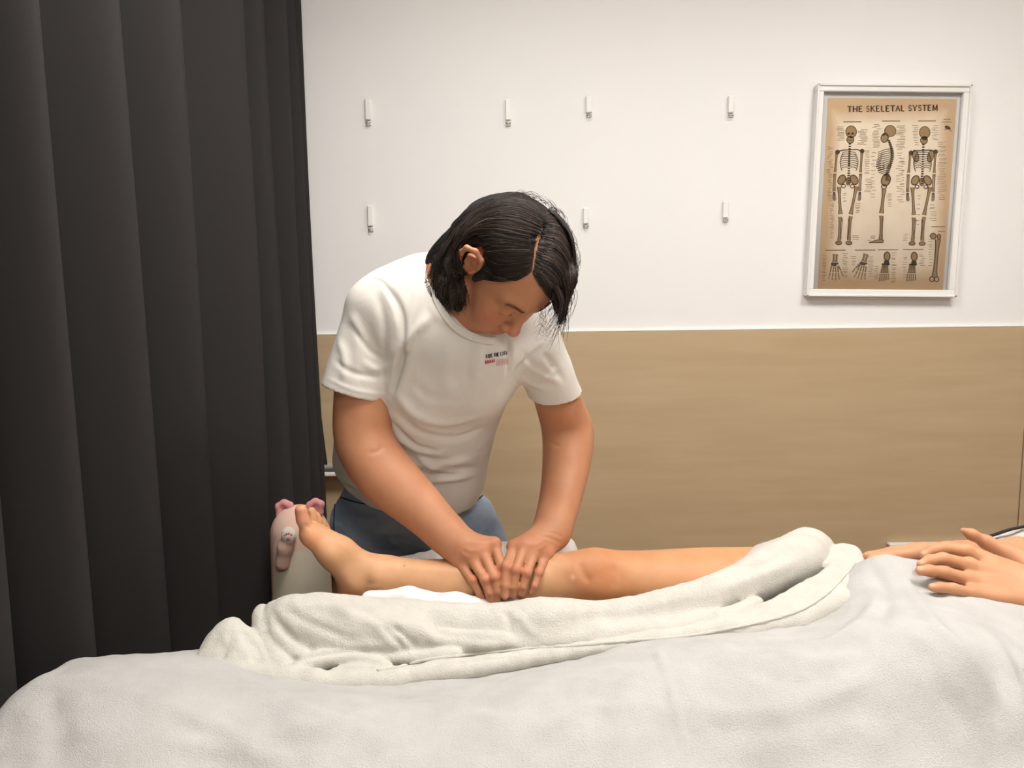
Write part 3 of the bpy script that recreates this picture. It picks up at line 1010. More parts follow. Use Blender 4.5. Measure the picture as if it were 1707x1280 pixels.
def head_prims(F, R, t, ear_k=0.004):
    """R columns: her right, forward, up; t: point between the ears"""
    R = np.array(R); t = np.array(t, float)
    def q(x, y, z): return t + R @ np.array([x, y, z])
    F.ell(q(0, -.012, .040), (.072, .090, .079), .02, R)
    F.ell(q(0, .030, .020), (.064, .062, .075), .03, R)
    F.ell(q(0, .040, -.035), (.052, .050, .066), .03, R)          # lower face
    for s in (-1, 1):
        F.cap(q(s * .058, .0, -.045), q(s * .022, .068, -.088), .018, .016, .03)      # jaw line
        F.ell(q(s * .042, .060, -.012), (.022, .022, .022), .02, R)                    # cheek bone
        F.ell(q(s * .032, .070, -.040), (.022, .024, .026), .02, R)                    # cheek
        F.cap(q(s * .012, .086, .034), q(s * .046, .072, .032), .010, .009, .016)      # brow ridge
        F.ell(q(s * .033, .098, .012), (.017, .014, .011), .012, R, sub=True)          # socket
        F.ell(q(s * .032, .0795, .012), (.0145, .0125, .0115), .004, R)                # lids over the eyeball
        F.cap(q(s * .018, .091, .0045), q(s * .046, .083, .005), .0022, .0016, .003)   # lower edge of upper lid
    F.ell(q(0, .074, -.092), (.020, .018, .017), .02, R)           # chin
    F.cap(q(0, .086, .022), q(0, .108, -.020), .008, .0105, .012)  # nose bridge
    F.ell(q(0, .110, -.023), (.0115, .0105, .010), .006, R)        # tip
    for s in (-1, 1):
        F.ell(q(s * .0125, .100, -.027), (.0075, .0095, .0075), .005, R)
        F.ell(q(s * .006, .105, -.0345), (.0035, .005, .003), .002, R, sub=True)       # nostril
        F.cap(q(s * .018, .094, -.030), q(s * .030, .083, -.058), .0016, .0012, .004, sub=True)  # smile fold
    F.ell(q(0, .083, -.055), (.026, .014, .018), .015, R)          # muzzle
    F.cap(q(-.020, .088, -.0535), q(0, .0975, -.0515), .0042, .0055, .004)
    F.cap(q(.020, .088, -.0535), q(0, .0975, -.0515), .0042, .0055, .004)
    F.cap(q(-.017, .088, -.0625), q(.017, .088, -.0625), .0045, .0045, .004)
    F.cap(q(-.012, .0935, -.0635), q(.012, .0935, -.0635), .0055, .0055, .005)
    F.cap(q(-.024, .092, -.057), q(0, .1035, -.0575), .0013, .0016, .002, sub=True)
    F.cap(q(.024, .092, -.057), q(0, .1035, -.0575), .0013, .0016, .002, sub=True)
    for s in (-1, 1):                                              # ears
        e = lambda y, z, o=0.0: q(s * (.0765 + o * 1.2 - y * .32), y * 1.1 + .004, z * 1.1 + .008)
        rim = [e(.006, .000, .002), e(.010, .018, .004), e(.004, .033, .007), e(-.010, .036, .011), e(-.021, .026, .013), e(-.022, .010, .011), e(-.015, -.010, .007), e(-.006, -.022, .003)]
        F.chain(rim, [.0042, .0042, .0042, .0046, .0046, .0044, .0044, .0058], ear_k)
        F.cap(e(-.006, .014, -.002), e(-.006, -.008, -.003), .012, .010, .006)
        F.chain([e(-.004, .024, .004), e(-.013, .016, .006), e(-.011, .002, .005)], [.0034, .0036, .0032], ear_k)
        F.cap(e(-.006, -.018, .002), e(-.007, -.026, .003), .0066, .0055, .004)
        F.ell(e(-.002, .006, .010), (.0065, .0055, .0085), .003, R, sub=True)
        F.cap(e(.007, .004, .003), e(.005, -.004, .004), .0036, .0036, .003)
    return q


def face_spots(q):
    lip = rgb(176, 104, 88); pink = rgb(202, 128, 104)
    sp = [(q(0, .099, -.0515), .007, lip), (q(.012, .094, -.0525), .006, lip), (q(-.012, .094, -.0525), .006, lip),
          (q(0, .098, -.0635), .007, lip), (q(.010, .095, -.063), .006, lip), (q(-.010, .095, -.063), .006, lip),
          (q(0, .118, -.022), .012, pink)]
    for s in (-1, 1):
        sp += [(q(s * .045, .072, -.020), .022, pink), (q(s * .008, .106, -.036), .004, rgb(110, 60, 45)),
               (q(s * .078, -.01, .03), .014, rgb(196, 112, 88)),
               (q(s * .023, .0905, .0035), .0035, rgb(70, 45, 36)), (q(s * .031, .0905, .0028), .0035, rgb(70, 45, 36)), (q(s * .039, .088, .0032), .0035, rgb(70, 45, 36))]
    return sp


ctl = [(P(*q)) for q in ((0, 1196, .955), (60, 1142, 1.0), (150, 1108, 1.05), (250, 1106, 1.06), (400, 1126, 1.07), (560, 1146, 1.08), (750, 1138, 1.10), (900, 1112, 1.11), (1000, 1090, 1.12),
                          (1100, 1068, 1.13), (1250, 1056, 1.14), (1330, 1050, 1.14), (1400, 1012, 1.17), (1440, 940, 1.235), (1480, 925, 1.24), (1520, 934, 1.24),
                          (250, 1200, .92), (500, 1200, .92), (850, 1200, .925), (1100, 1180, .925), (1300, 1150, .93), (1450, 1120, .93), (1600, 1100, .93),
                          (120, 1270, .875), (450, 1275, .872), (850, 1275, .87), (1250, 1272, .872), (1650, 1262, .872), (1660, 1030, 1.10), (1560, 985, 1.17), (1760, 1035, 1.12), (1480, 1010, 1.09), (1574, 968, 1.187), (1572, 946, 1.215), (1650, 990, 1.165))]
ctl += [np.array(q) for q in ((-.62, .77, .70), (-.3, .77, .685), (0, .77, .685), (.3, .77, .69), (.6, .77, .70), (.95, .77, .71), (1.25, .77, .72),
                              (-.65, 1.22, .71), (-.4, 1.24, .705), (-.1, 1.26, .70), (.2, 1.27, .70), (.42, 1.27, .72),
                              (.70, 1.35, .790), (.95, 1.36, .800), (.95, 1.18, .855), (1.2, 1.2, .86), (1.2, .95, .80), (.75, 1.5, .74), (1.0, 1.5, .74), (1.25, 1.5, .74), (.55, 1.5, .74), (.55, 1.36, .76), (.65, 1.31, .815), (.48, 1.27, .755), (.80, 1.31, .815))]
ctl = np.array(ctl)
def tps_fit(xy, z, lam=2e-4):
    n = len(xy)
    r = np.linalg.norm(xy[:, None] - xy[None], axis=2)
    K = np.where(r > 0, r * r * np.log(r + 1e-12), 0) + lam * np.eye(n)
    Pm = np.c_[np.ones(n), xy]
    A = np.zeros((n + 3, n + 3)); A[:n, :n] = K; A[:n, n:] = Pm; A[n:, :n] = Pm.T
    s = np.linalg.solve(A, np.r_[z, 0, 0, 0])
    def f(q):
        out = s[n] + q[:, 0] * s[n + 1] + q[:, 1] * s[n + 2]
        for i in range(n):
            rr = np.linalg.norm(q - xy[i], axis=1)
            out += s[i] * np.where(rr > 0, rr * rr * np.log(rr + 1e-12), 0)
        return out
    return f
hA = tps_fit(ctl[:, :2], ctl[:, 2])


# ------------------------------------------------------------------ the person lying on the table
LY = 1.36
pm = M1(LY)
LEGC = rgb(210, 163, 122)
f1 = Field((-0.42, 1.20, 0.60), (0.72, 1.56, 0.97), 0.0022)
def leg_pts(L, Y=LY):
    return [P(x, y, Y) for x, y, r in L], [r * pm for x, y, r in L]
lp, lr = leg_pts([(640, 957, 26), (700, 963, 28), (770, 968, 33), (840, 970, 37), (900, 968, 39), (945, 966, 41), (990, 964, 46), (1030, 968, 46), (1080, 975, 54),
                  (1160, 984, 68), (1270, 992, 78), (1400, 996, 86), (1480, 1000, 92)])
lq = smooth_path(np.c_[np.array(lp), lr], 5)
f1.chain(lq[:, :3], lq[:, 3], 0.01)
f1.cap(P(700, 975, LY + .02), P(880, 975, LY + .015), 0.026, 0.036, 0.03)               # calf muscle
f1.ell(P(992, 940, LY - .012), (.030, .024, .022), 0.02)                                # kneecap
f1.cap(P(960, 950, LY - .02), P(930, 945, LY - .01), .016, .012, 0.02)                  # shin head
f1.ell(P(1010, 985, LY - .03), (.035, .022, .025), 0.02)                                # inner knee
f1.ell(P(627, 962, LY - .026), (.013, .010, .012), 0.014)                               # ankle bone
f1.cap(P(640, 975, LY + .005), P(600, 985, LY), .016, .02, 0.02)                        # tendon
f1.cap(P(640, 955, LY), P(598, 965, LY), .028, .027, 0.02)
f1.cap(P(598, 968, LY), P(588, 980, LY), .027, .025, 0.02)                              # heel
f1.cap(P(592, 970, LY - .012), P(552, 923, LY - .022), .024, .021, 0.02)
f1.cap(P(552, 923, LY - .022), P(518, 892, LY - .028), .021, .018, 0.018)
f1.cap(P(612, 946, LY), P(572, 916, LY - .008), .025, .018, 0.02)
f1.cap(P(572, 916, LY - .008), P(536, 888, LY - .012), .018, .013, 0.018)
f1.cap(P(595, 970, LY + .02), P(566, 922, LY + .025), .022, .019, 0.02)
f1.cap(P(566, 922, LY + .025), P(546, 898, LY + .03), .018, .013, 0.018)
f1.cap(P(518, 892, LY - .026), P(546, 900, LY + .03), .015, .012, 0.014)
f1.chain([P(516, 890, LY - .03), P(505, 866, LY - .034), P(502, 851, LY - .034)], [.0135, .0105, .0112], 0.007)
for a, bq, cq, y0, r in (((527, 890), (521, 862), (519, 852), -.012, .0078), ((534, 893), (530, 867), (527, 859), .003, .0074), ((540, 896), (537, 874), (534, 867), .017, .0070), ((546, 899), (544, 882), (542, 876), .030, .0066)):
    f1.chain([P(*a, LY + y0), P(*bq, LY + y0), P(*cq, LY + y0)], [r * 1.15, r, r], 0.004)
V1, F1 = f1.mesh(2)
del f1
V1 = folds(V1, F1, [([(528, 872), (560, 902), (600, 926)], .0016, .005), ([(536, 880), (572, 908), (606, 930)], -.0012, .005), ([(600, 985), (622, 982), (642, 972)], -.0018, .006), ([(655, 940), (720, 948), (790, 955)], .0012, .008),
                    ([(965, 935), (972, 955), (985, 972)], -.0025, .008), ([(1020, 940), (1030, 960), (1020, 985)], -.0020, .010), ([(508, 872), (512, 878), (520, 880)], -.0012, .003)])

f2 = Field((0.46, 1.02, 0.72), (1.22, 1.46, 0.99), 0.0021)
HC = {}
# near hand (client's left) resting on top
wr = P(1752, 985, 1.185)
mc = [P(1612, 919, 1.245), P(1616, 942, 1.215), P(1615, 966, 1.19), P(1622, 990, 1.165)]
pip = [P(1572, 914, 1.245), P(1572, 931, 1.212), P(1574, 954, 1.185), P(1588, 981, 1.16)]
dip = [P(1553, 918, 1.243), P(1550, 934, 1.208), P(1549, 951, 1.181), P(1568, 979, 1.158)]
tip = [P(1541, 925, 1.240), P(1536, 941, 1.204), P(1534, 951, 1.177), P(1554, 979, 1.157)]
for i in range(4):
    f2.cap(wr + (mc[i] - mc[1]) * .45, mc[i], .0155, .0112, .016)
    f2.chain([mc[i], pip[i], dip[i], tip[i]], [.0108, .0097, .0088, .0076] if i < 3 else [.0098, .0085, .0078, .0066], .005)
    f2.ell(mc[i] + np.array([0, 0, .004]), (.009, .008, .008), .008)
f2.chain([P(1722, 950, 1.235), P(1690, 927, 1.262), P(1645, 904, 1.278), P(1620, 891, 1.28), P(1606, 884, 1.28)], [.019, .0155, .0105, .0082, .005], .010)
f2.cap(wr, P(1660, 955, 1.22), .020, .014, .02)
el = P(2030, 1075, 1.05)
f2.chain([wr, wr + (el - wr) * .3, el], [.026, .034, .042], .02, flat=((0, 0.3, 1), .85))
nails = [(q_ + np.array([-.002, -.002, .005]), .0042, rgb(228, 178, 152)) for q_ in tip]
# far hand (client's right) underneath
wr2 = P(1700, 922, 1.37)
for i, (yy, dx, dy) in enumerate(((1.290, 0, 4), (1.312, -6, 0), (1.334, -2, -1), (1.352, 10, 1))):
    a = P(1580 + dx, 916 + dy, yy); b2 = P(1530 + dx, 916 + dy, yy); c2 = P(1490 + dx, 922 + dy, yy); d2 = P(1452 + dx, 927 + dy, yy)
    f2.cap(wr2 + np.array([0, (yy - 1.32) * .4, 0]), a, .016, .0125, .018)
    f2.chain([a, b2, c2, d2], [.0122, .011, .010, .008], .006)
f2.chain([P(1690, 935, 1.33), P(1630, 936, 1.285), P(1590, 938, 1.275)], [.014, .011, .008], .01)
el2 = P(2010, 965, 1.45)
f2.chain([wr2, wr2 + (el2 - wr2) * .35, el2], [.026, .034, .042], .02)
V2, F2 = f2.mesh(2)
del f2

# the rest of the body under the towels
f3 = Field((-0.62, 0.80, 0.60), (1.75, 1.56, 1.06), 0.006)
f3.chain([(-.52, .98, .715), (-.40, .98, .705), (-.1, .985, .715), (.12, .99, .722), (.35, 1.0, .725), (.58, 1.02, .735)], [.035, .03, .035, .04, .05, .07], .03)
f3.chain([(.55, 1.32, .745), (.66, 1.26, .745), (.70, 1.2, .745)], [.08, .085, .085], .04)
f3.cap((.62, 1.08, .745), (.62, 1.26, .745), .075, .075, .05)
f3.cap((.62, 1.16, .745), (.95, 1.17, .745), .07, .075, .05, flat=((0, 1, 0), 1.7))
f3.cap((.95, 1.17, .745), (1.16, 1.17, .75), .08, .075, .05, flat=((0, 1, 0), 1.8))
f3.cap((1.22, 1.0, .75), (1.22, 1.34, .75), .05, .05, .05)
f3.chain([(1.22, .99, .75), (1.08, .985, .76), el], [.045, .042, .042], .03)
f3.chain([(1.22, 1.35, .75), (1.2, 1.44, .80), el2], [.045, .042, .042], .03)
f3.cap((1.22, 1.17, .76), (1.38, 1.17, .80), .048, .045, .03)
hR = np.array([[0, -.15, .989], [1, 0, 0], [0, .989, .15]])            # right=+Y, forward=up, up=+X
qc = head_prims(f3, hR, (1.44, 1.17, .825))
V3, F3 = f3.mesh(1)
del f3
def tuck(V, m):
    z = hA(V[:, :2]) - .016
    V[:, 2] = np.where(m, np.minimum(V[:, 2], z), V[:, 2])
    return V
V3 = tuck(V3, (V3[:, 0] < 1.20) & ((V3[:, 1] < 1.17) | (V3[:, 0] > .45)))
V1 = tuck(V1, V1[:, 0] > .47)
V = np.concatenate([V1, V2, V3]); F = np.concatenate([F1, F2 + len(V1), F3 + len(V1) + len(V2)])
HANDC = rgb(204, 152, 114)
sp = nails + [(P(502, 852, LY - .04), .016, rgb(212, 150, 116)), (P(500, 862, LY - .045), .012, rgb(216, 148, 118)), (P(515, 898, LY - .045), .03, rgb(222, 160, 120)),
              (P(580, 998, LY - .02), .03, rgb(212, 140, 104)), (P(993, 960, LY - .05), .06, rgb(206, 146, 102)),
              (P(674, 942, LY - .02), .0022, rgb(70, 40, 30)), (P(955, 962, LY - .045), .0045, rgb(238, 196, 168))]
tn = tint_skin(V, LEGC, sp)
isarm = np.zeros(len(V), bool); isarm[len(V1):len(V1) + len(V2)] = True
tn2 = tint_skin(V, HANDC, nails)
tn[isarm] = tn2[isarm]
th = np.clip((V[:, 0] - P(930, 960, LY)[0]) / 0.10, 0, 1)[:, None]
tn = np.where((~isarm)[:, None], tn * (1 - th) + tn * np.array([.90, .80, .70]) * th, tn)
client = props(empty('person', (0.4, 1.2, BZ)), 'person lying on the massage table with one bare leg and hands on the belly', 'person')
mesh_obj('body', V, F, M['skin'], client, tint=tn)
fh = Field((1.30, 1.02, 0.70), (1.68, 1.34, 1.0), 0.006)
fh.ell(qc(0, -.03, .055), (.082, .085, .085), .02, hR)
fh.cap(qc(0, -.09, 0), qc(0, -.10, -.06), .05, .04, .03)
fh.plane(qc(0, .045, 0), hR[:, 1], .01)
Vh, Fh = fh.mesh(1)
mesh_obj('hair', Vh, Fh, M['hair'], client)
hp = props(empty('head_pillow', (1.46, 1.16, BZ)), 'white pillow under the head at the right end of the table', 'pillow')
fp = Field((1.22, 0.86, 0.64), (1.72, 1.48, 0.86), 0.008)
fp.ell((1.48, 1.17, .72), (.20, .28, .055), .01); fp.cap((1.34, .98, .71), (1.34, 1.36, .71), .035, .035, .06); fp.cap((1.60, .98, .71), (1.60, 1.36, .71), .035, .035, .06)
Vp, Fp = fp.mesh(1)
mesh_obj('pillow_case', Vp, Fp, M['sheet'], hp)

# ------------------------------------------------------------------ pillow under the knee
fp = Field((-0.36, 1.22, 0.66), (0.20, 1.58, 0.88), 0.003)
fp.cap(P(640, 1000, 1.40), P(930, 1000, 1.40), .045, .05, .04, flat=((0, 1, 0), 2.3))
fp.chain([P(668, 945, 1.51), P(740, 928, 1.51), P(830, 921, 1.51), P(900, 913, 1.51), P(938, 906, 1.51)], [.016, .017, .016, .016, .018], .02)
fp.chain([P(670, 970, 1.50), P(790, 955, 1.50), P(935, 940, 1.50)], [.035, .04, .04], .03)
fp.chain([P(618, 1002, 1.31), P(680, 1000, 1.305), P(760, 1008, 1.30), P(860, 1018, 1.30)], [.018, .020, .018, .016], .02)
fp.plane((0, 0, BZ + .001), (0, 0, -1), .003)
Vp, Fp = fp.mesh(1)
N = normals(Vp, Fp)
Vp = Vp + N * (0.0022 * vnoise(Vp * np.array([30, 30, 45]), 3) + 0.0012 * vnoise(Vp * 80, 4))[:, None]
props(mesh_obj('knee_pillow', Vp, Fp, M['sheet']), 'white sheet-covered pillow under the bare knee', 'pillow')

# ------------------------------------------------------------------ large fleece towel over the near leg and the belly
step = 0.005
sx = np.arange(-0.64 - 0.26, 1.24, step); NT = 150
def bend(a, R=0.06):
    th = np.minimum(a / R, math.pi / 2)
    return R * np.sin(th), R * (1 - np.cos(th)) + np.maximum(0, a - R * math.pi / 2)
XX = np.zeros((len(sx), NT)); YY = XX.copy(); ZZ = XX.copy()
for i, s in enumerate(sx):
    w_ = np.clip((s - 0.42) / 0.14, 0, 1); w_ = w_ * w_ * (3 - 2 * w_)
    yfar = 1.20 + 0.30 * w_
    tt = np.linspace(0.78 - 0.24, yfar, NT)
    XX[i] = s; YY[i] = tt
ax_ = np.maximum(0, -0.64 - XX); ay_ = np.maximum(0, 0.80 - YY)
bx, dx_ = bend(ax_); by, dy_ = bend(ay_)
x = np.maximum(XX, -0.64); y = np.maximum(YY, 0.80)
Z = hA(np.stack([x.ravel(), y.ravel()], 1)).reshape(x.shape)
flare = 1 + 0.0 * Z
GX = x - bx - 0.10 * np.maximum(0, dx_ - .06) ; GY = y - by - 0.08 * np.maximum(0, dy_ - .06)
GZ = np.maximum(Z - np.maximum(dx_, dy_) - 0.3 * np.minimum(dx_, dy_), 0.40)
VA = np.stack([GX, GY, GZ], -1).reshape(-1, 3)
FA = grid_faces(len(sx), NT)
FA = FA[:, ::-1] if normals(VA, FA)[:, 2].mean() < 0 else FA
NA = normals(VA, FA)
VA = VA + NA * (0.0045 * vnoise(VA * np.array([9, 14, 9]), 1) + 0.0022 * vnoise(VA * np.array([26, 30, 26]), 2) + 0.0011 * vnoise(VA * np.array([70, 70, 60]), 5))[:, None]
lines = [([(1092, 1072), (1106, 1110), (1128, 1190), (1150, 1278)], .004, .006), ([(560, 1158), (605, 1178), (560, 1205), (470, 1215)], .006, .014),
         ([(880, 1240), (925, 1205), (985, 1178), (1060, 1180)], .005, .012), ([(690, 1200), (780, 1190), (870, 1205)], .004, .014),
         ([(1160, 1180), (1260, 1190), (1380, 1165), (1480, 1110)], .006, .018), ([(1200, 1245), (1330, 1235), (1500, 1200)], .006, .02),
         ([(1565, 1040), (1620, 1100), (1672, 1190)], .007, .014), ([(1500, 950), (1530, 1000), (1590, 1080)], .006, .012), ([(1470, 990), (1430, 1040), (1340, 1090)], .006, .014),
         ([(1530, 1060), (1560, 1130), (1620, 1230)], -.006, .016), ([(75, 1150), (95, 1210), (105, 1275)], -.006, .018), ([(190, 1150), (320, 1190), (470, 1262)], .006, .016),
         ([(250, 1230), (380, 1250), (500, 1278)], .005, .014), ([(600, 1150), (700, 1165), (840, 1150)], -.003, .012), ([(480, 1170), (540, 1190), (640, 1240)], .004, .014),
         ([(1290, 1080), (1360, 1100), (1450, 1090)], .004, .012), ([(1040, 1120), (1000, 1180), (990, 1260)], -.003, .012), ([(1640, 1040), (1690, 1130), (1700, 1240)], .006, .016),
         ([(1452, 945), (1475, 985), (1470, 1040)], -.006, .012), ([(1535, 945), (1560, 965), (1600, 1010)], .004, .010), ([(1240, 1110), (1300, 1130), (1420, 1140)], -.004, .014)]
VA = folds(VA, FA, lines)
blanket = props(empty('fleece_towel', (0.3, 1.0, BZ)), 'large grey-white fleece towel spread over the covered leg and belly in the foreground', 'towel')
bo = mesh_obj('towel_sheet', VA, FA, M['fleece'], blanket)
md = bo.modifiers.new('thick', 'SOLIDIFY'); md.thickness = 0.006; md.offset = -1

# ------------------------------------------------------------------ white towel folded back and bunched between the legs
fb = Field((-0.66, 1.00, 0.66), (0.74, 1.50, 0.95), 0.0035)
def pc(L): return [P(x, y, Y) for x, y, Y, r in L], [r for x, y, Y, r in L]
up3 = (0, 0.35, 1)
main = [(452, 1046, 1.215, .030), (500, 1036, 1.22, .036), (560, 1036, 1.225, .040), (630, 1037, 1.225, .038), (700, 1038, 1.225, .036), (830, 1045, 1.225, .036), (905, 1034, 1.225, .037), (1000, 1031, 1.23, .028), (1100, 1014, 1.235, .029),
        (1180, 995, 1.25, .031), (1240, 975, 1.275, .036), (1290, 952, 1.305, .042), (1338, 930, 1.345, .041), (1362, 922, 1.37, .026)]
a_, r_ = pc(main); sm = smooth_path(np.c_[np.array(a_), r_], 4); fb.chain(sm[:, :3], sm[:, 3], .006)
fb.chain([P(1240, 935, 1.41), P(1345, 905, 1.40), P(1372, 912, 1.40)], [.02, .02, .014], .03)
fb.chain([P(1180, 990, 1.30), P(1280, 940, 1.36), P(1350, 915, 1.40)], [.022, .03, .025], .03)
# support under it
fb.chain([P(520, 1090, 1.19), P(760, 1085, 1.19), P(1000, 1065, 1.19), P(1200, 1040, 1.2)], [.02, .02, .02, .02], .02)
# second layer with the hem
lay = [(1418, 922, 1.345, .016), (1424, 945, 1.30, .018), (1400, 978, 1.235, .018), (1340, 1012, 1.185, .018), (1240, 1038, 1.165, .017), (1146, 1055, 1.155, .017), (1030, 1076, 1.15, .016), (900, 1096, 1.145, .017), (800, 1112, 1.14, .019), (720, 1122, 1.135, .020), (650, 1132, 1.125, .016)]
a_, r_ = pc(lay); sm = smooth_path(np.c_[np.array(a_), r_], 4); fb.chain(sm[:, :3], sm[:, 3], .006, flat=(up3, .8))
lay2 = [(1392, 925, 1.36, .016), (1388, 955, 1.29, .015), (1340, 990, 1.22, .016), (1270, 1022, 1.19, .014), (1180, 1043, 1.178, .012)]
a_, r_ = pc(lay2); sm = smooth_path(np.c_[np.array(a_), r_], 4); fb.chain(sm[:, :3], sm[:, 3], .004)
lay3 = [(1260, 1006, 1.225, .012), (1200, 1032, 1.19, .012), (1150, 1050, 1.17, .010)]
a_, r_ = pc(lay3); fb.chain(a_, r_, .004)
fb.chain([P(1404, 922, 1.38), P(1412, 930, 1.35), P(1408, 958, 1.29), P(1380, 990, 1.23), P(1310, 1022, 1.185)], [.018, .024, .022, .018, .014], .006)
fb.chain([P(1100, 1072, 1.15), P(1240, 1052, 1.15), P(1330, 1036, 1.16), P(1400, 1000, 1.20)], [.014, .016, .018, .02], .012)
# bunched left end
K = .0025
fb.chain([P(390, 1122, 1.12), P(520, 1138, 1.105), P(660, 1136, 1.11)], [.016, .018, .018], .01)
fb.chain([P(400, 1085, 1.165), P(480, 1085, 1.175), P(640, 1090, 1.175)], [.018, .02, .02], .01)
for L, kk in (([(480, 1032, 1.21, .034), (560, 1046, 1.205, .041), (640, 1056, 1.20, .035), (700, 1060, 1.195, .026)], .02),
              ([(388, 1048, 1.185, .013), (368, 1072, 1.172, .020), (345, 1102, 1.152, .014)], .014), ([(345, 1104, 1.15, .012), (375, 1108, 1.145, .018), (410, 1108, 1.145, .018)], .016),
              ([(386, 1050, 1.182, .013), (392, 1080, 1.165, .019), (405, 1105, 1.15, .018)], .016),
              ([(398, 1046, 1.182, .010), (414, 1064, 1.170, .013), (428, 1092, 1.152, .014), (442, 1112, 1.138, .013), (464, 1128, 1.118, .010)], K),
              ([(436, 1020, 1.215, .012), (438, 1046, 1.192, .015), (452, 1078, 1.172, .017), (466, 1104, 1.150, .017), (490, 1130, 1.118, .012)], K),
              ([(458, 1018, 1.212, .016), (466, 1050, 1.185, .018), (488, 1082, 1.168, .018), (510, 1100, 1.15, .012)], K),
              ([(490, 1134, 1.108, .011), (504, 1114, 1.134, .015), (534, 1101, 1.148, .015), (572, 1097, 1.154, .0135), (612, 1104, 1.15, .012), (645, 1112, 1.14, .010)], K),
              ([(536, 1142, 1.10, .010), (560, 1126, 1.124, .0125), (596, 1119, 1.134, .012), (640, 1123, 1.13, .012), (700, 1128, 1.125, .014)], K),
              ([(585, 1083, 1.178, .014), (640, 1094, 1.166, .013), (690, 1096, 1.162, .012), (760, 1090, 1.162, .011)], K), ([(690, 1062, 1.19, .02), (770, 1070, 1.182, .016), (850, 1070, 1.18, .012)], .004)):
    a_, r_ = pc(L)
    sm = smooth_path(np.c_[np.array(a_), r_], 3)
    fb.chain(sm[:, :3], np.maximum(sm[:, 3], .006), kk)
fb.plane((0, 0, BZ + .004), (0, 0, -1), .002)
VB, FB = fb.mesh(1)
del fb
NB = normals(VB, FB)
VB = VB + NB * (0.0022 * vnoise(VB * np.array([13, 20, 20]), 8) + 0.0016 * vnoise(VB * np.array([40, 45, 45]), 9) + .0006 * vnoise(VB * 140, 10))[:, None]
blines = [([(470, 1106), (512, 1095), (586, 1086), (668, 1086)], -.005, .005), ([(632, 1040), (656, 1062), (676, 1084)], -.006, .006), ([(392, 1052), (404, 1080), (420, 1108)], .003, .007), ([(450, 1015), (470, 1045), (500, 1075)], -.005, .007), ([(540, 1005), (580, 1030), (600, 1060)], .003, .010), ([(365, 1062), (372, 1085), (362, 1108)], -.003, .008), ([(735, 1110), (800, 1100), (860, 1096)], -.002, .006), ([(648, 1040), (676, 1062), (700, 1082)], -.006, .006), ([(640, 1030), (700, 1050), (740, 1076)], .005, .010), ([(838, 1015), (850, 1040), (852, 1062)], -.005, .007), ([(862, 1020), (880, 1048), (900, 1060)], .004, .008),
          ([(700, 1050), (780, 1062), (860, 1066)], -.003, .007), ([(560, 1010), (600, 1030), (660, 1060)], .005, .010), ([(470, 1012), (520, 1040), (600, 1072)], -.004, .008),
          ([(500, 1005), (570, 1012), (640, 1010)], .003, .008), ([(1230, 950), (1290, 935), (1335, 905)], -.004, .008), ([(1180, 985), (1250, 965), (1330, 935)], .003, .010), ([(1000, 1020), (1080, 1012), (1140, 990)], .002, .01),
          ([(385, 1048), (380, 1080), (360, 1105)], -.004, .007), ([(412, 1060), (430, 1085), (436, 1108)], -.004, .006)]
VB = folds(VB, FB, blines)
bunch = props(empty('folded_towel', (0.0, 1.2, BZ)), 'cream-white terry towel folded back and bunched between the legs, stitched hem showing', 'towel')
mesh_obj('towel_cloth', VB, FB, M['towel'], bunch)
bvB = bvh_of(VB, FB)
hem_px = [(628, 1118), (669, 1111), (710, 1100), (792, 1090), (874, 1082), (960, 1076), (1050, 1068), (1146, 1060), (1240, 1043), (1322, 1022), (1370, 996), (1400, 968), (1424, 940)]
hem = []
for q in smooth_path(hem_px, 10):
    h_ = hit(bvB, q[0], q[1])
    if h_ is not None: hem.append(h_[0] + h_[1] * 0.0002)
hem = np.array(hem)
hr = 0.0027 + 0.0006 * np.sin(np.arange(len(hem)) * 1.9)
MB().tube(hem, hr, 8).build('stitched_hem', M['towel'], bunch, True)

# rolled towel with dark piping behind the hands
ft = Field((0.72, 1.36, 0.68), (1.20, 1.58, 0.98), 0.004)
ft.chain([P(1612, 922, 1.47), P(1660, 912, 1.475), P(1707, 906, 1.48), P(1790, 898, 1.48)], [.008, .020, .030, .034], .02)
ft.chain([P(1640, 940, 1.47), P(1790, 930, 1.48)], [.03, .05], .03)
ft.cap(P(1660, 965, 1.46), P(1800, 955, 1.48), .05, .06, .04)
ft.plane((0, 0, BZ + .004), (0, 0, -1), .002)
Vt, Ft = ft.mesh(1)
side = props(empty('rolled_towel', (0.95, 1.47, BZ)), 'rolled white towel with dark piping behind the folded hands', 'towel')
mesh_obj('towel_roll', Vt, Ft, M['towel'], side)
bvT = bvh_of(Vt, Ft)
pip_ = [P(1601, 905, 1.46), P(1625, 901, 1.46), P(1655, 892, 1.46), P(1690, 881, 1.465), P(1740, 873, 1.47)]
MB().tube(smooth_path(pip_, 6), 0.0032, 8).build('dark_piping', M['dark'], side, True)

# thin white ledge on the wainscot
ca = P(1483, 907, 2.32); cb_ = P(1500, 910.5, 2.32); xr_ = P(1690, 905, 2.32)[0]
props(MB().box(((ca[0] + xr_) / 2, 2.328, (ca[2] + cb_[2]) / 2), (xr_ - ca[0], 0.022, ca[2] - cb_[2]), bev=.001).build('trim_2', M['white']), 'thin white ledge low on the wainscot behind the hands', kind='structure')


# ================================================================== the therapist
BLD = {}
SKIN = rgb(194, 138, 103)
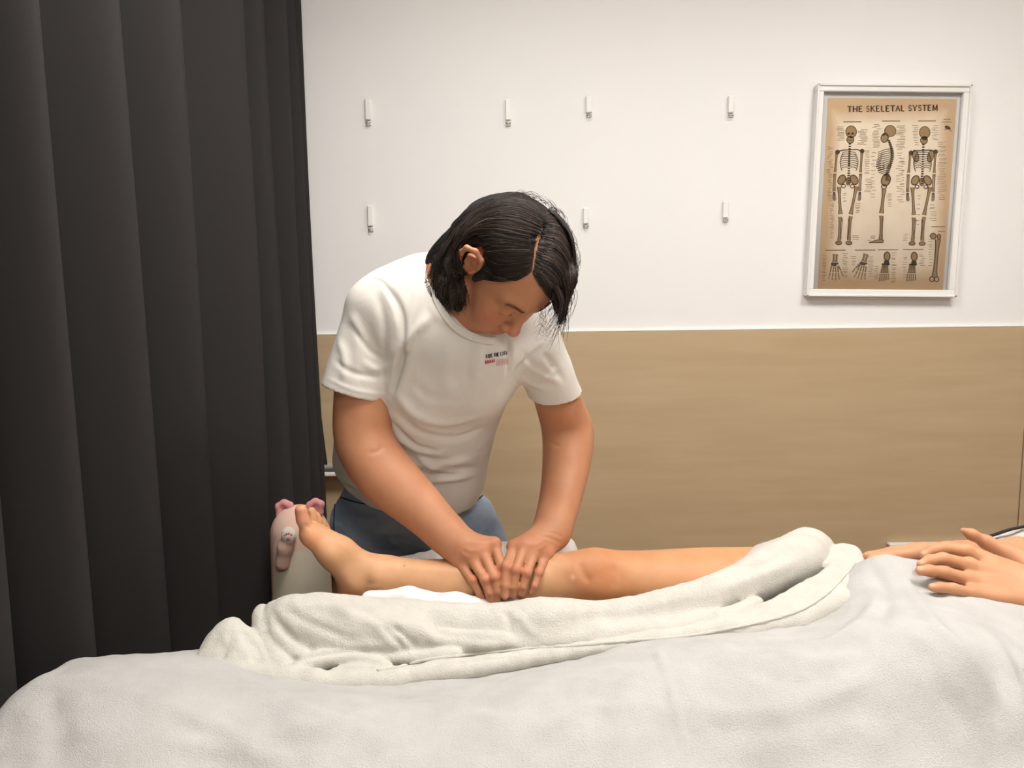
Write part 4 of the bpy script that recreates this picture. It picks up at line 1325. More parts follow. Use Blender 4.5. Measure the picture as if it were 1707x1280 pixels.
# skeleton points
shR, shL = P(622, 514, 1.475), P(893, 578, 1.475)
elR, elL = P(603, 738, 1.465), P(948, 716, 1.585)
wrR, wrL = P(762, 905, 1.372), P(921, 886, 1.405)
hipC = P(680, 850, 1.73)
neckB = P(762, 492, 1.475)
chest_n = unit(np.array([.30, -.86, -.38]))
lat = unit(shL - shR)
rcam = np.array([[-0.745, 0.294, 0.599], [-0.108, -0.939, 0.328], [0.658, 0.18, 0.731]])
HR = np.stack([CR, CU, -CF], 1) @ rcam
HT = CAM + CR * -0.0165 + CU * 0.203 + CF * 1.36

fbod = Field((-0.42, 1.22, 0.70), (0.20, 1.72, 1.50), 0.0022)
hq = head_prims(fbod, HR, HT)
fbod.chain([hq(0, -.025, -.03), hq(0, -.035, -.075), neckB + np.array([0, .02, 0])], [.050, .046, .050], .02)
fbod.cap(hq(0, .01, -.06), hq(0, .045, -.075), .035, .025, .03)
# trunk and shoulders (under the shirt)
fbod.cap(neckB, neckB * .4 + hipC * .6, .085, .10, .05)
fbod.cap(shR * .82 + shL * .18, shR * .18 + shL * .82, .042, .042, .05)
# right arm (image left)
def arm(pts, k=.02):
    sm = smooth_path(np.array([list(P(x, y, Y)) + [r] for x, y, Y, r in pts]), 4)
    fbod.chain(sm[:, :3], sm[:, 3], k)
arm([(622, 524, 1.475, .042), (608, 600, 1.475, .045), (605, 680, 1.47, .0475), (607, 735, 1.462, .046), (632, 778, 1.445, .0465), (662, 810, 1.428, .043), (700, 845, 1.405, .0355), (735, 880, 1.388, .029), (760, 905, 1.374, .0262)])
fbod.ell(P(592, 742, 1.475), (.026, .028, .03), .02)
arm([(892, 586, 1.485, .036), (919, 640, 1.53, .0365), (936, 685, 1.565, .0395), (947, 720, 1.585, .043), (946, 755, 1.56, .0405), (941, 795, 1.52, .0365), (932, 840, 1.465, .0315), (923, 872, 1.42, .0268), (919, 892, 1.40, .0250)])
SP = [(P(603, 733, 1.42), .0016, rgb(90, 50, 35))]
# hands pressing the calf
def hand(wr, mcs, pips, dips, tips, thumb, fr):
    mm = sum(mcs) / 4
    for i in range(4):
        fbod.cap(wr + (mcs[i] - mm) * .28, mcs[i], .0165, .0125, .016)
        r = fr[i]
        fbod.chain([mcs[i], pips[i], dips[i], tips[i]], [r * 1.25, r * 1.06, r * .98, r * .86], .0028)
        fbod.ell(mcs[i] + np.array([0, -.002, .003]), (.0105, .010, .0095), .007)                   # knuckle
        fbod.ell(pips[i] + np.array([0, -.0015, .001]), (r * 1.1, r * 1.1, r * 1.1), .004)
        SP.append((tips[i] + np.array([0, -r * .8, .002]), .0055, rgb(214, 154, 128)))
        SP.append((mcs[i] + np.array([0, -.008, .006]), .012, rgb(198, 134, 101)))
        SP.append((pips[i] + np.array([0, -.008, .002]), .010, rgb(194, 130, 99)))
    fbod.cap(wr, mm, .022, .016, .02)
    fbod.chain(thumb, [.016, .0125, .0105, .008], .008)
hand(wrR, [P(763, 936, 1.352), P(784, 928, 1.345), P(804, 917, 1.345), P(824, 907, 1.352)],
     [P(788, 968, 1.312), P(808, 966, 1.300), P(824, 962, 1.300), P(836, 945, 1.318)],
     [P(800, 990, 1.304), P(815, 988, 1.296), P(829, 986, 1.296), P(838, 968, 1.306)],
     [P(807, 1001, 1.304), P(818, 1000, 1.297), P(829, 1000, 1.297), P(838, 985, 1.303)],
     [P(775, 905, 1.385), P(806, 918, 1.395), P(828, 932, 1.40), P(840, 943, 1.402)], [.0070, .0078, .0081, .0078])
hand(wrL, [P(911, 924, 1.355), P(893, 915, 1.348), P(875, 910, 1.346), P(857, 912, 1.350)],
     [P(898, 955, 1.315), P(878, 955, 1.302), P(860, 950, 1.300), P(844, 945, 1.306)],
     [P(891, 976, 1.303), P(872, 978, 1.296), P(856, 978, 1.294), P(842, 975, 1.293)],
     [P(886, 987, 1.303), P(869, 989, 1.297), P(855, 991, 1.295), P(842, 994, 1.290)],
     [P(905, 905, 1.395), P(882, 918, 1.405), P(862, 932, 1.405), P(848, 943, 1.402)], [.0070, .0078, .0081, .0079])
VS, FS = fbod.mesh(1)
del fbod
VS = folds(VS, FS, [([(744, 928), (758, 907), (774, 887)], -.0016, .0030), ([(752, 932), (764, 912), (780, 893)], -.0009, .0026), ([(896, 892), (916, 897), (938, 906)], -.0016, .0030), ([(900, 884), (920, 888), (942, 896)], -.0009, .0026),
                 ([(772, 912), (785, 918), (802, 916)], .0012, .0040), ([(768, 920), (776, 926), (784, 928)], .0011, .0036), ([(780, 903), (800, 904), (820, 905)], .0012, .0040), ([(908, 900), (896, 906), (880, 908)], .0012, .0040), ([(912, 905), (904, 912), (896, 915)], .0011, .0036),
                 ([(640, 742), (630, 752), (612, 756)], -.0015, .005), ([(916, 735), (925, 742), (935, 742)], -.0015, .005)])
tnt = tint_skin(VS, SKIN, SP + face_spots(hq))
therapist = props(empty('person', (-0.23, 1.73, 0.0)), 'person in white t-shirt and jeans bending over to massage the bare calf with both hands', 'person')
mesh_obj('body', VS, FS, M['skin'], therapist, tint=tnt)
bvS = bvh_of(VS, FS)
# brows
for s in (-1, 1):
    m = MB()
    for k in range(110):
        u = k / 109
        x = s * (.014 + .036 * u); z = .030 + .008 * math.sin(u * 2.2) - .003 * u + random.uniform(-.0026, .0026)
        base = hq(x, .11, z)
        h_ = bvS.ray_cast(Vector(base), Vector(hq(x, 0, z) - base).normalized())
        if h_[0] is None: continue
        p0 = np.array(h_[0]); d0 = HR @ np.array([s * .0065, 0, .0015 + .002 * (1 - u)])
        nn = np.array(h_[1])
        m.tube([p0 - d0 * .3, p0 + nn * .0008 + d0 * .3, p0 + nn * .0004 + d0], [.00028, .0003, .0001], 4, caps=False)
    m.build('eyebrow', M['brow'], therapist)

# ------------------------------------------------------------------ t-shirt
fs = Field((-0.44, 1.30, 0.72), (0.22, 1.92, 1.42), 0.003)
axis_dn = unit(hipC - (shR + shL) / 2)
hemC = P(676, 782, 1.68)
tor = [(738, 520, 1.505, .105), (722, 590, 1.545, .118), (704, 660, 1.585, .115), (688, 730, 1.63, .116), (680, 800, 1.69, .119), (672, 860, 1.74, .121)]
sm = smooth_path(np.array([list(P(x, y, Y)) + [r] for x, y, Y, r in tor]), 4)
fs.chain(sm[:, :3], sm[:, 3], .03, flat=(lat, 1.28))
hem_n = unit(axis_dn + np.array([0.05, 0.0, 0]))
fs.cap(shR * .95 + neckB * .05, neckB, .050, .060, .04)
fs.cap(shL * .95 + neckB * .05, neckB, .048, .060, .04)
fs.cap(shR * .9 + shL * .1, shR * .1 + shL * .9, .058, .056, .05)
fs.cap(P(700, 560, 1.45), P(800, 580, 1.45), .05, .05, .06)                               # front of the chest
fs.ell(P(700, 640, 1.475), (.055, .045, .055), .06); fs.ell(P(800, 640, 1.475), (.055, .045, .055), .06)
fs.cap(P(655, 780, 1.62), P(735, 790, 1.62), .055, .055, .06)                                 # belly
fs.chain([P(660, 482, 1.49), P(705, 468, 1.50), P(736, 460, 1.50)], [.03, .032, .03], .04)
fs.plane(hemC, hem_n, .004)
# hollow hem
fs.chain([hemC - axis_dn * .03, hemC + axis_dn * .2], [.110, .116], .006, flat=(lat, 1.26), sub=True)
# sleeves
cuR, nR = P(593, 654, 1.47), unit(P(593, 654, 1.47) - P(606, 560, 1.472))
nR = unit(nR + np.array([-.12, 0, -.05]))
fs.cap(shR, cuR + nR * .05, .052, .0690, .012, cut=[(cuR, nR)])
cuL, nL = P(926, 655, 1.535), unit(P(926, 655, 1.535) - P(893, 575, 1.48))
fs.cap(shL, cuL + nL * .05, .051, .0525, .014, cut=[(cuL, nL + np.array([-.25, 0, -.35]))])
fs.cap(cuR + nR * .035, cuR + nR * .12, .0545, .0555, .003, sub=True)
fs.cap(cuL + nL * .030, cuL + nL * .12, .0415, .042, .003, sub=True)
# armpit separations and neck opening
nk = unit(hq(0, -.035, -.075) - neckB)
fs.cap(neckB + nk * .045, neckB + nk * .16, .060, .075, .008, sub=True)
ncen = neckB + nk * .046
a1 = unit(np.cross(nk, [0, 1, 0])); a2 = np.cross(nk, a1)
ringp = [ncen + a1 * .067 * math.cos(t) + a2 * .067 * math.sin(t) for t in np.linspace(0, 2 * math.pi, 25)]
fs.chain(ringp, [.0065] * 25, .0025)
VT, FT = fs.mesh(2)
del fs
NTT = normals(VT, FT)
VT = VT + NTT * (0.0022 * vnoise(VT * np.array([14, 14, 10]), 11) + 0.0010 * vnoise(VT * np.array([40, 40, 26]), 12))[:, None]
tl_ = [([(652, 662), (660, 636), (667, 606), (672, 576)], -.009, .006), ([(612, 462), (638, 472), (658, 508), (668, 556)], -.003, .004), ([(674, 600), (688, 572), (700, 548)], -.005, .006), ([(690, 640), (720, 662), (770, 668)], -.003, .010), ([(650, 700), (690, 740), (730, 752)], -.005, .006), ([(700, 770), (730, 790), (770, 792)], -.006, .005), ([(655, 790), (690, 812), (735, 820)], .004, .008), ([(585, 540), (612, 580), (640, 600)], -.003, .006), ([(556, 600), (590, 622), (640, 628)], -.003, .006), ([(872, 585), (890, 612), (928, 630)], -.004, .006), ([(880, 640), (905, 632), (935, 612)], .003, .006), ([(668, 590), (690, 560), (720, 520)], .006, .010), ([(662, 640), (672, 590), (668, 520), (640, 468)], -.007, .007), ([(700, 470), (690, 520), (668, 585)], .004, .009),
       ([(655, 650), (690, 690), (740, 705), (800, 695)], .005, .012), ([(650, 680), (700, 720), (760, 730), (805, 712)], -.004, .010), ([(645, 720), (700, 750), (760, 760)], .004, .012),
       ([(660, 770), (720, 775), (790, 765)], .005, .010), ([(690, 790), (740, 785), (800, 780)], -.005, .008), ([(700, 805), (740, 800), (795, 792)], .004, .008), ([(640, 745), (680, 785), (720, 830)], .004, .010),
       ([(690, 755), (720, 780), (760, 785)], .005, .008), ([(580, 520), (600, 560), (590, 620)], .004, .012), ([(625, 480), (640, 540), (640, 640)], -.004, .010), ([(560, 560), (575, 600), (570, 640)], .004, .010),
       ([(600, 600), (625, 615), (650, 610)], .003, .008), ([(845, 560), (848, 600), (846, 630)], -.007, .006), ([(852, 640), (868, 610), (890, 590), (915, 570)], -.006, .006), ([(862, 625), (885, 640), (910, 650)], .004, .008),
       ([(870, 600), (900, 620), (940, 640)], .004, .008), ([(800, 560), (795, 600), (790, 640)], .004, .010), ([(760, 570), (740, 620), (750, 660)], .004, .016), ([(770, 540), (730, 525), (720, 500)], .003, .010),
       ([(555, 790), (600, 815), (650, 828)], .003, .006), ([(545, 630), (590, 650), (648, 660)], .0015, .004), ([(900, 590), (915, 600), (945, 645)], -.003, .008)]
VT = folds(VT, FT, [(a, b * (1.6 if a[0][1] > 640 else 1.1), c) for a, b, c in tl_])
shirt = mesh_obj('t_shirt', VT, FT, M['shirt'], therapist)
shirt['label'] = 'white short-sleeved t-shirt with a small chest print'
bvT_ = bvh_of(VT, FT)
cl = []
for q in smooth_path([(724, 470), (728, 494), (740, 518), (754, 535), (770, 548), (788, 557), (806, 562), (826, 564)], 6):
    h_ = hit(bvT_, *q)
    if h_: cl.append(h_[0] + h_[1] * .0012)
if len(cl) > 5:
    cl = np.array(cl)
    dn = unit(np.array([-.35, -.2, -.9]))
    m_ = MB()
    for k_ in range(4):
        m_.tube(cl + dn * .0030 * k_, .0032, 6)
    m_.build('collar', M['shirt'], shirt, True)
def on_shirt(rib, name, material, off=.0009):
    V = []; F = []
    for v2, f2 in rib:
        n = len(V); ok = True; tmp = []
        for q in v2:
            h_ = hit(bvT_, q[0], q[1])
            if h_ is None: ok = False; break
            tmp.append(h_[0] + h_[1] * off)
        if not ok: continue
        V += tmp; F += [tuple(i + n for i in f) for f in f2]
    if not V: return
    o = mesh_obj(name, np.array(V), F, material, shirt, smooth=False)
    o['kind'] = 'stuff'
def place(st, x, y, ang):
    c, s = math.cos(ang), math.sin(ang)
    return [(np.stack([x + v[:, 0] * c + v[:, 1] * s, y + v[:, 0] * s - v[:, 1] * c], 1), f) for v, f in st]
pb = mat('black_print', rgb(52, 46, 48), 0.8, 0.1); prd = mat('red_print', rgb(190, 60, 78), 0.8, 0.1); ppk = mat('pink_print', rgb(214, 150, 148), 0.8, 0.1)
on_shirt(place(text_strokes('RIDE THE CITY', 0, 0, 6.0, [3.3, 2.2, 3.3, 3.0, 1.6, 3.2, 3.2, 3.0, 1.6, 3.4, 2.2, 3.2, 3.2], 1.0, slant=.12), 810, 597, -.17), 'chest_lettering', pb)
on_shirt(place([ribbon([(k * 2.9, 0), (k * 2.9 + 1.2, 4.6)], 2.0) for k in range(6)] + [ribbon([(0, 0), (15, 0)], 1.0)], 809, 605.5, -.17), 'red_lettering', prd)
pk = []
for r_ in range(2):
    for k in range(4):
        pk.append(ring(829 + k * 5.2 , 601.5 + r_ * 5.2 - k * .6, 2.2, 2.2, .8))
on_shirt([(v, f) for v, f in pk], 'pink_lettering', ppk)

# ------------------------------------------------------------------ jeans and shoes
fj = Field((-0.50, 1.50, 0.03), (0.30, 2.00, 0.95), 0.0045)
hR_, hL_ = P(620, 872, 1.735), P(764, 880, 1.725)
fj.cap(P(678, 775, 1.68), P(676, 850, 1.735), .104, .118, .03, flat=(lat * np.array([1, 1, 0]), 1.18))
kR, kL = np.array([-.27, 1.72, .46]), np.array([-.01, 1.70, .46])
aR, aL = np.array([-.29, 1.80, .09]), np.array([.03, 1.80, .09])
fj.chain([hR_, hR_ * .5 + kR * .5, kR, aR], [.094, .085, .066, .055], .03)
fj.chain([hL_, hL_ * .5 + kL * .5, kL, aL], [.094, .085, .066, .055], .03)
fj.plane(hemC - hem_n * .02, -hem_n, .004)
fj.plane((0, 0, .06), (0, 0, -1), .004)
VJ, FJ = fj.mesh(2)
NJ = normals(VJ, FJ)
VJ = VJ + NJ * (0.003 * vnoise(VJ * np.array([18, 18, 26]), 21) + .0012 * vnoise(VJ * 55, 22))[:, None]
VJ = folds(VJ, FJ, [([(560, 840), (600, 860), (650, 870)], -.004, .008), ([(600, 880), (650, 890), (690, 880)], .004, .008), ([(760, 850), (790, 840), (820, 845)], -.005, .007), ([(770, 870), (800, 860), (830, 865)], .004, .008), ([(735, 870), (745, 890), (760, 910)], -.004, .008)])
jeans = mesh_obj('jeans', VJ, FJ, M['denim'], therapist)
jeans['label'] = 'washed blue denim jeans'
bvJ = bvh_of(VJ, FJ)
seamm = mat('dark_denim_seam', rgb(44, 56, 80), 0.9, 0.1)
for pxs in ([(560, 815), (558, 850), (557, 885), (560, 915)], [(564, 828), (600, 838), (640, 842)], [(748, 862), (775, 848), (800, 830), (812, 815)]):
    L = []
    for q in smooth_path(pxs, 8):
        h_ = hit(bvJ, *q)
        if h_: L.append(h_[0] + h_[1] * .0005)
    if len(L) > 3: MB().tube(L, .0016, 6).build('seam', seamm, jeans, True)
for a in (aR, aL):
    f_ = Field(a + np.array([-.09, -.25, -.1]), a + np.array([.09, .12, .05]), .005)
    f_.chain([a + np.array([0, .03, -.045]), a + np.array([0, -.08, -.055]), a + np.array([0, -.15, -.06])], [.042, .040, .034], .02)
    f_.cap(a + np.array([0, .02, -.04]), a + np.array([0, .02, .0]), .042, .04, .02)
    f_.plane((0, 0, .002), (0, 0, -1), .003)
    v_, q_ = f_.mesh(1)
    mesh_obj('shoe', v_, q_, M['shoe'], therapist)


# ------------------------------------------------------------------ hair
fh = Field(HT - .24, HT + .24, 0.0026)
fh.ell(hq(0, -.016, .042), (.0795, .097, .0815), .01, HR)
fh.ell(hq(-.022, .000, .040), (.072, .088, .080), .02, HR)
fh.ell(hq(-.050, .030, .035), (.036, .052, .056), .03, HR)
fh.plane(hq(0, .074, .082), HR @ np.array([.10, .776, -.63]), .008)
fh.cap(hq(0, -.085, .0), hq(0, -.085, -.045), .045, .035, .03)
fh.cap(hq(.055, -.045, .015), hq(.04, -.07, -.02), .03, .03, .03)
fh.ell(hq(.092, -.001, .015), (.042, .029, .040), .006, HR, sub=True)
fh.cap(hq(.072, .024, .030), hq(.073, .021, .004), .011, .006, .008)                        # sideburn
par_px = [(904, 378), (896, 402), (891, 425), (888, 450)]
par3 = [hit(bvS, *q)[0] for q in par_px if hit(bvS, *q)]
locks = [([hq(.071, -.032, -.002), P(772, 456, 1.368), P(771, 480, 1.362), P(766, 500, 1.362)], [.012, .013, .010, .004]),
         ([hq(.066, -.05, .02), P(752, 448, 1.40), P(745, 474, 1.39), P(750, 500, 1.385)], [.022, .017, .011, .004]),
         ([hq(.04, -.08, .02), P(736, 444, 1.43), P(729, 468, 1.42), P(732, 488, 1.41)], [.026, .017, .010, .004]),
         ([hq(.070, -.036, -.004), P(766, 468, 1.378), P(768, 496, 1.37), P(762, 515, 1.37)], [.014, .012, .008, .003]),
         ([hq(0, -.09, .0), P(738, 432, 1.45), P(740, 468, 1.44), P(742, 488, 1.43)], [.035, .026, .018, .008])]
for L, r in locks:
    sm_ = smooth_path(np.c_[np.array(L), r], 4)
    fh.chain(sm_[:, :3], sm_[:, 3], .012)
if len(par3) > 2: fh.chain(par3, [.0055] * len(par3), .003, sub=True)
lfall = smooth_path(np.c_[np.array([hq(-.070, .040, .050), P(950, 458, 1.325), P(946, 486, 1.325)]), [.016, .008, .004]], 4)
fh.chain(lfall[:, :3], lfall[:, 3], .015)
VH, FH = fh.mesh(2)
NH = normals(VH, FH)
# comb relief: streaks running away from the parting
VH = VH + NH * (0.0012 * vnoise(np.c_[(VH - HT) @ HR] * np.array([60, 240, 60]), 31))[:, None]
hair_cap = mesh_obj('hair', VH, FH, M['hair'], therapist)
bvH = bvh_of(VH, FH)
def hit2(px, py):
    a = hit(bvH, px, py); b_ = hit(bvS, px, py)
    if a is None: return b_
    if b_ is None: return a
    return a if np.linalg.norm(a[0] - CAM) <= np.linalg.norm(b_[0] - CAM) + .012 else b_
SR = random.Random(11)
sV, sF, sT = [], [], []
def add_strand(P3, r):
    P3 = np.array(P3); m = len(P3)
    T = np.gradient(P3, axis=0); T /= np.linalg.norm(T, axis=1)[:, None] + 1e-9
    n1 = np.cross(T, [0.2, -1, .3]); n1 /= np.linalg.norm(n1, axis=1)[:, None] + 1e-9
    n2 = np.cross(T, n1)
    base = sum(len(v) for v in sV)
    rr = r * np.interp(np.linspace(0, 1, m), [0, .1, .7, 1], [.6, 1, .9, .25])
    ring_ = [P3 + rr[:, None] * (math.cos(a) * n1 + math.sin(a) * n2) for a in (0, 2.094, 4.189)]
    sV.append(np.stack(ring_, 1).reshape(-1, 3))
    g_ = SR.random() ** 2
    sT.append(np.tile(np.array(rgb(27 + 68 * g_, 23 + 54 * g_, 21 + 46 * g_)[:3]), (m * 3, 1)))
    for i in range(m - 1):
        for j in range(3):
            a = base + i * 3 + j; b_ = base + i * 3 + (j + 1) % 3
            sF.append((a, b_, b_ + 3, a + 3))
def strand_px(px, off, r, Y0=None):
    out = []; lastY = Y0; lost = False
    for q in px:
        if ((q[0] - 788) / 18) ** 2 + ((q[1] - 424) / 29) ** 2 < 1: break
        h_ = None if lost else hit2(q[0], q[1])
        if h_ is not None and (lastY is None or abs(h_[0][1] - lastY) < .035):
            p = h_[0] + h_[1] * off; lastY = p[1]
        else:
            if lastY is None: continue
            p = P(q[0], q[1], lastY)
        out.append(p)
    if len(out) > 3: add_strand(out, r)
def resample(g, n):
    s = smooth_path(g, 10)
    d = np.r_[0, np.cumsum(np.linalg.norm(np.diff(s, axis=0), axis=1))]
    u = np.linspace(0, d[-1], n)
    return np.stack([np.interp(u, d, s[:, k]) for k in range(2)], 1)
Rg = [[(886, 452), (866, 463), (842, 468), (820, 467), (803, 463)], [(888, 442), (860, 450), (832, 453), (812, 450), (800, 446)],
      [(890, 425), (860, 427), (830, 424), (812, 418), (804, 412)], [(896, 400), (860, 394), (828, 386), (800, 385), (782, 389), (764, 404), (757, 432), (760, 468), (764, 500)],
      [(901, 380), (865, 366), (825, 362), (790, 378), (764, 408), (748, 445), (742, 490), (748, 520)],
      [(905, 368), (875, 349), (835, 345), (796, 362), (764, 394), (738, 430), (726, 478), (730, 514)],
      [(907, 362), (886, 339), (848, 335), (804, 348), (768, 380), (738, 416), (720, 456), (714, 492)]]
Lg = [[(888, 452), (897, 470), (908, 488), (920, 502), (926, 525)], [(889, 442), (912, 455), (930, 478), (938, 505), (931, 545)], [(893, 420), (922, 430), (942, 460), (946, 500), (932, 550)],
      [(900, 390), (930, 400), (950, 435), (953, 475), (944, 512)], [(906, 368), (930, 372), (950, 400), (957, 435), (954, 478)], [(908, 362), (915, 348), (940, 372), (955, 405), (959, 445)]]
NP_ = 16
for G_, cnt, dx0 in ((Rg, 2200, -1.4), (Lg, 1500, 1.2)):
    gs = [resample(g, NP_) for g in G_]
    for _ in range(cnt):
        u = SR.random() * (len(gs) - 1.001); i = int(u); f_ = u - i
        g = gs[i] * (1 - f_) + gs[i + 1] * f_
        tt = np.linspace(0, 1, NP_)
        ph, fr_ = SR.random() * 6.28, SR.uniform(6, 12)
        am = SR.uniform(0, 3.2) * np.clip(tt - .45, 0, 1) * 2
        g = g + np.stack([am * np.sin(fr_ * tt + ph), am * .5 * np.cos(fr_ * tt + ph)], 1) + np.array([SR.gauss(0, 1.1), SR.gauss(0, 1.3)]) + np.stack([dx0 * (1 - tt), 0 * tt], 1)
        strand_px(g[: max(6, int(NP_ * SR.uniform(.75, 1.0)))], SR.uniform(.0004, .0045), SR.uniform(.0004, .0008))
# curly ends at the nape, wisps by the cheek, flyaways round the crown
for _ in range(1100):
    x0, y0 = SR.uniform(724, 776), SR.uniform(424, 486)
    L = SR.uniform(30, 62); ph = SR.random() * 6.28; am = SR.uniform(2, 9); dr = SR.uniform(-.45, .18)
    g = [(x0 + dr * L * t + am * t * math.sin(ph + t * SR.uniform(4, 7)), y0 + L * t) for t in np.linspace(0, 1, 12)]
    yl = SR.uniform(492, 530)
    g = [(x, y) for x, y in g if y < yl]
    if len(g) < 6: continue
    strand_px(g, SR.uniform(.0008, .005), SR.uniform(.0004, .00075))
for _ in range(130):
    x0, y0 = SR.gauss(943, 6), SR.uniform(440, 490)
    L = SR.uniform(40, 100); cv = SR.uniform(-34, 4); ph = SR.random() * 6.28
    g = [(x0 + cv * t * t + 2.5 * math.sin(ph + 5 * t), y0 + L * t) for t in np.linspace(0, 1, 12)]
    strand_px(g, .0015, SR.uniform(.00025, .0006), Y0=1.325)
for _ in range(22):
    x0, y0 = SR.uniform(895, 915), SR.uniform(500, 520)
    g = [(x0 + SR.uniform(-10, 14) * t + 3 * math.sin(4 * t), y0 + 50 * t) for t in np.linspace(0, 1, 9)]
    strand_px(g, .001, .00022, Y0=1.33)
sil = resample([(728, 470), (736, 430), (764, 388), (804, 350), (850, 332), (890, 329), (926, 352), (950, 394), (960, 436), (956, 480)], 60)
for _ in range(260):
    i = SR.randrange(2, 56); a = sil[i]; t_ = sil[i + 2] - sil[i]; t_ = t_ / (np.linalg.norm(t_) + 1e-6); n_ = np.array([t_[1], -t_[0]])
    if SR.random() < .5: t_ = -t_
    L = SR.uniform(10, 34); hgt = SR.uniform(2, 11)
    cin = a + (np.array([850, 440]) - a) * .10
    h_ = hit(bvH, *cin)
    if h_ is None: continue
    g = [a - n_ * 3 + t_ * L * u + n_ * hgt * math.sin(u * 2.6) for u in np.linspace(0, 1, 9)]
    strand_px(g, .001, SR.uniform(.00024, .0004), Y0=h_[0][1] + .015)
so = mesh_obj('hair_strands', np.concatenate(sV), np.array(sF), M['strand'], hair_cap, tint=np.concatenate(sT))
so['kind'] = 'stuff'

# red print on the back of the shirt, seen at the waist
R3 = random.Random(5)
rp_ = []
for k in range(9):
    y = 704 + k * 3.4
    rp_.append(ribbon([(551 + R3.uniform(-2, 2), y), (556 + R3.uniform(-1, 2), y - 2), (560, y - 1)], R3.uniform(1.2, 2.4)))
on_shirt(rp_, 'back_print', mat('orange_red_print', rgb(206, 110, 88), .8, .1))

# ------------------------------------------------------------------ long plush pillow standing behind the foot
PY = 1.80
ptop = P(497, 842, PY); pr_ = 0.0675
pc_ = np.array([ptop[0], PY, 0])
fpz = Field((pc_[0] - .12, PY - .12, -.01), (pc_[0] + .12, PY + .12, ptop[2] + .05), .0035)
fpz.chain([pc_ + [0, 0, .075], pc_ + [0.0, 0, .30], pc_ + [0, 0, .55], pc_ + [0, 0, ptop[2] - pr_]], [.074, .073, .070, pr_], .01)
fpz.plane((0, 0, .003), (0, 0, -1), .004)
Vz, Fz = fpz.mesh(2)
Nz = normals(Vz, Fz)
Vz = Vz + Nz * (.0015 * vnoise(Vz * 22, 41))[:, None]
pink, cream = np.array(rgb(233, 196, 178)[:3]), np.array(rgb(222, 212, 190)[:3])
zl = P(497, 916, PY - .06)[2]
edge_x = np.interp(Vz[:, 2], [.3, P(460, 960, PY)[2], zl], [P(452, 1000, PY)[0], P(462, 960, PY)[0], P(496, 916, PY)[0]])
wz = np.clip((zl - Vz[:, 2]) / .004, 0, 1) * np.clip((Vz[:, 0] - edge_x) / .004, 0, 1) * (Vz[:, 1] < PY)
tz = pink * (1 - wz[:, None]) + cream * wz[:, None]
M['plush'] = mat('short_plush', rgb(230, 200, 184), .95, .05, [(500, .35, .0015, 'noise')], attr='tint')
plush = props(empty('plush_pillow', (pc_[0], PY, 0)), 'long pink and cream plush animal pillow standing by the curtain behind the foot', 'plush toy')
body_p = mesh_obj('plush_body', Vz, Fz, M['plush'], plush, tint=tz)
def plush_part(name, build, col, par=plush, h=.0016, lo=None, hi=None):
    f_ = Field(lo, hi, h); build(f_); v_, q_ = f_.mesh(1)
    return mesh_obj(name, v_, q_, M['plush'], par, tint=np.tile(np.array(col[:3]), (len(v_), 1)))
for ex_, ey_, sg in ((474, 848, -1), (526, 846, 1)):
    e0 = P(ex_, ey_, PY - .005)
    def be(f_, e0=e0, sg=sg):
        f_.chain([e0 + [-.013, 0, -.014], e0 + [-.013 , 0, .006], e0 + [.0, 0, .014], e0 + [.013, 0, .008], e0 + [.012, 0, -.012]], [.008, .0075, .0075, .0075, .007], .008)
        f_.cap(e0 + [0, .003, -.015], e0 + [0, .003, .008], .012, .009, .006, flat=((0, 1, 0), .5))
        f_.ell(e0 + [sg * .003, -.011, .0], (.006, .006, .010), .006, sub=True)
    plush_part('plush_ear', be, rgb(228, 160, 160), lo=e0 - .035, hi=e0 + .035)
pa, pb_ = P(470, 930, PY - .066), P(482, 894, PY - .078)
def bp(f_):
    f_.chain([pa + [.002, 0, -.012], pa * .5 + pb_ * .5, pb_], [.017, .017, .0155], .01)
armp = plush_part('plush_arm', bp, rgb(224, 186, 170), lo=np.minimum(pa, pb_) - .04, hi=np.maximum(pa, pb_) + .04)
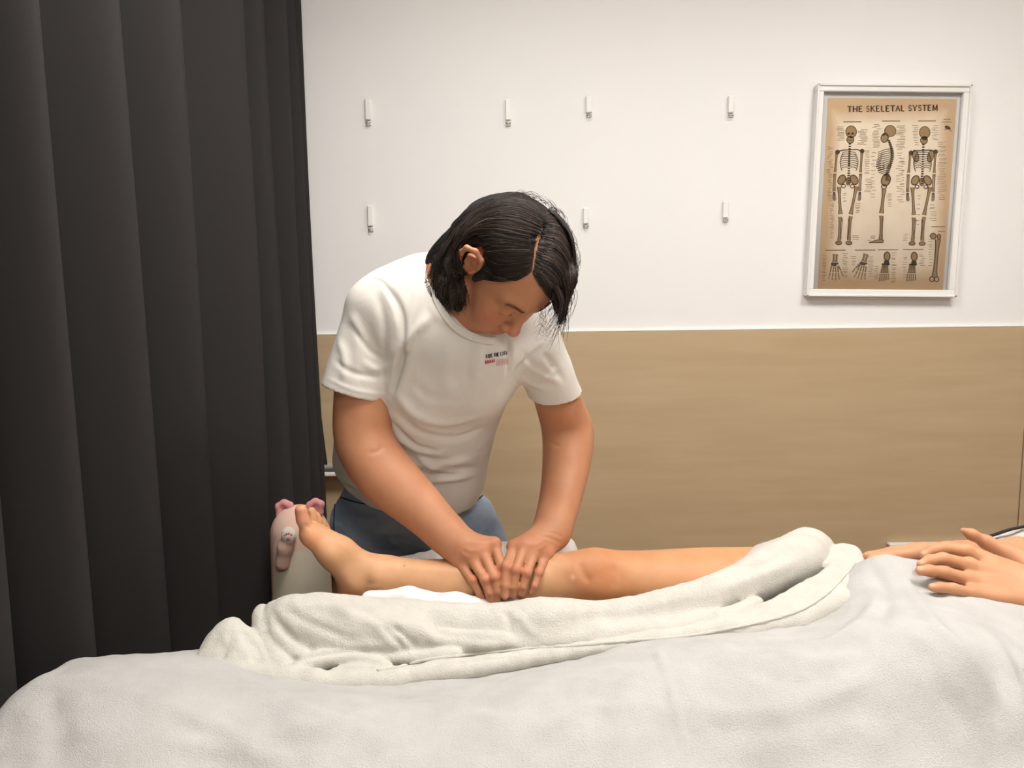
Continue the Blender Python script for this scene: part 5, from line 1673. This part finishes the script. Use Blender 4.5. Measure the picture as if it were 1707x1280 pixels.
plush_part('paw', lambda f_: f_.ell(pb_ + [0, -.0035, .003], (.0175, .014, .0205), .001), rgb(228, 220, 206), armp, lo=pb_ - .03, hi=pb_ + .03)
pm_ = MB()
for ox_, oz_, rr_ in ((.003, -.003, .0052), (-.0045, .0055, .0021), (-.0005, .0085, .0022), (.0045, .0088, .0022), (.0092, .0058, .0020)):
    dep = .014 * math.sqrt(max(.05, 1 - (ox_ / .0175) ** 2 - ((oz_ - .002) / .0205) ** 2))
    cc = pb_ + np.array([ox_, -.0035 - dep, oz_ + .003])
    pm_.lathe((cc[0], cc[1], cc[2]), [(rr_ * .6, -.0016), (rr_, .0), (rr_, .004)], 10, 'y')
pm_.build('paw_pad', mat('pink_embroidery', rgb(206, 120, 132), .8, .1), armp, True)['kind'] = 'stuff'

# ------------------------------------------------------------------ wicker stool behind the legs
sx0, sy0 = -0.365, 2.07
st_top = P(640, 905, 1.95)[2]
stool = props(empty('wicker_stool', (sx0, sy0, 0)), 'tan wicker stool with red floral cushion behind the jeans', 'stool')
mw = mat('wicker', rgb(186, 156, 116), .7, .3, [(90, .4, .003, 'weave')])
prof = []
nrow = 34
for k in range(nrow * 2 + 1):
    z = .02 + (st_top - .10) * k / (nrow * 2)
    prof.append((.150 + (.006 if k % 2 else 0) + .015 * math.sin(math.pi * k / (nrow * 2)), z))
MB().lathe((sx0, sy0, 0), prof, 32).build('wicker_drum', mw, stool, True)
for k in range(24):
    a = 2 * math.pi * k / 24
    MB().tube([(sx0 + .166 * math.cos(a), sy0 + .166 * math.sin(a), .02), (sx0 + .176 * math.cos(a), sy0 + .176 * math.sin(a), st_top * .45), (sx0 + .162 * math.cos(a), sy0 + .162 * math.sin(a), st_top - .085)], .005, 6).build('cane_upright', mw, stool, True)
mf = mat('red_floral_cloth', rgb(196, 168, 128), .85, .1, [(300, .2, .001, 'noise')], var=(rgb(158, 52, 48), 34, .04, (1, 1, 1)))
MB().lathe((sx0, sy0, 0), [(.10, st_top - .08), (.168, st_top - .075), (.182, st_top - .04), (.170, st_top - .012), (.10, st_top)], 32).build('cushion', mf, stool, True)
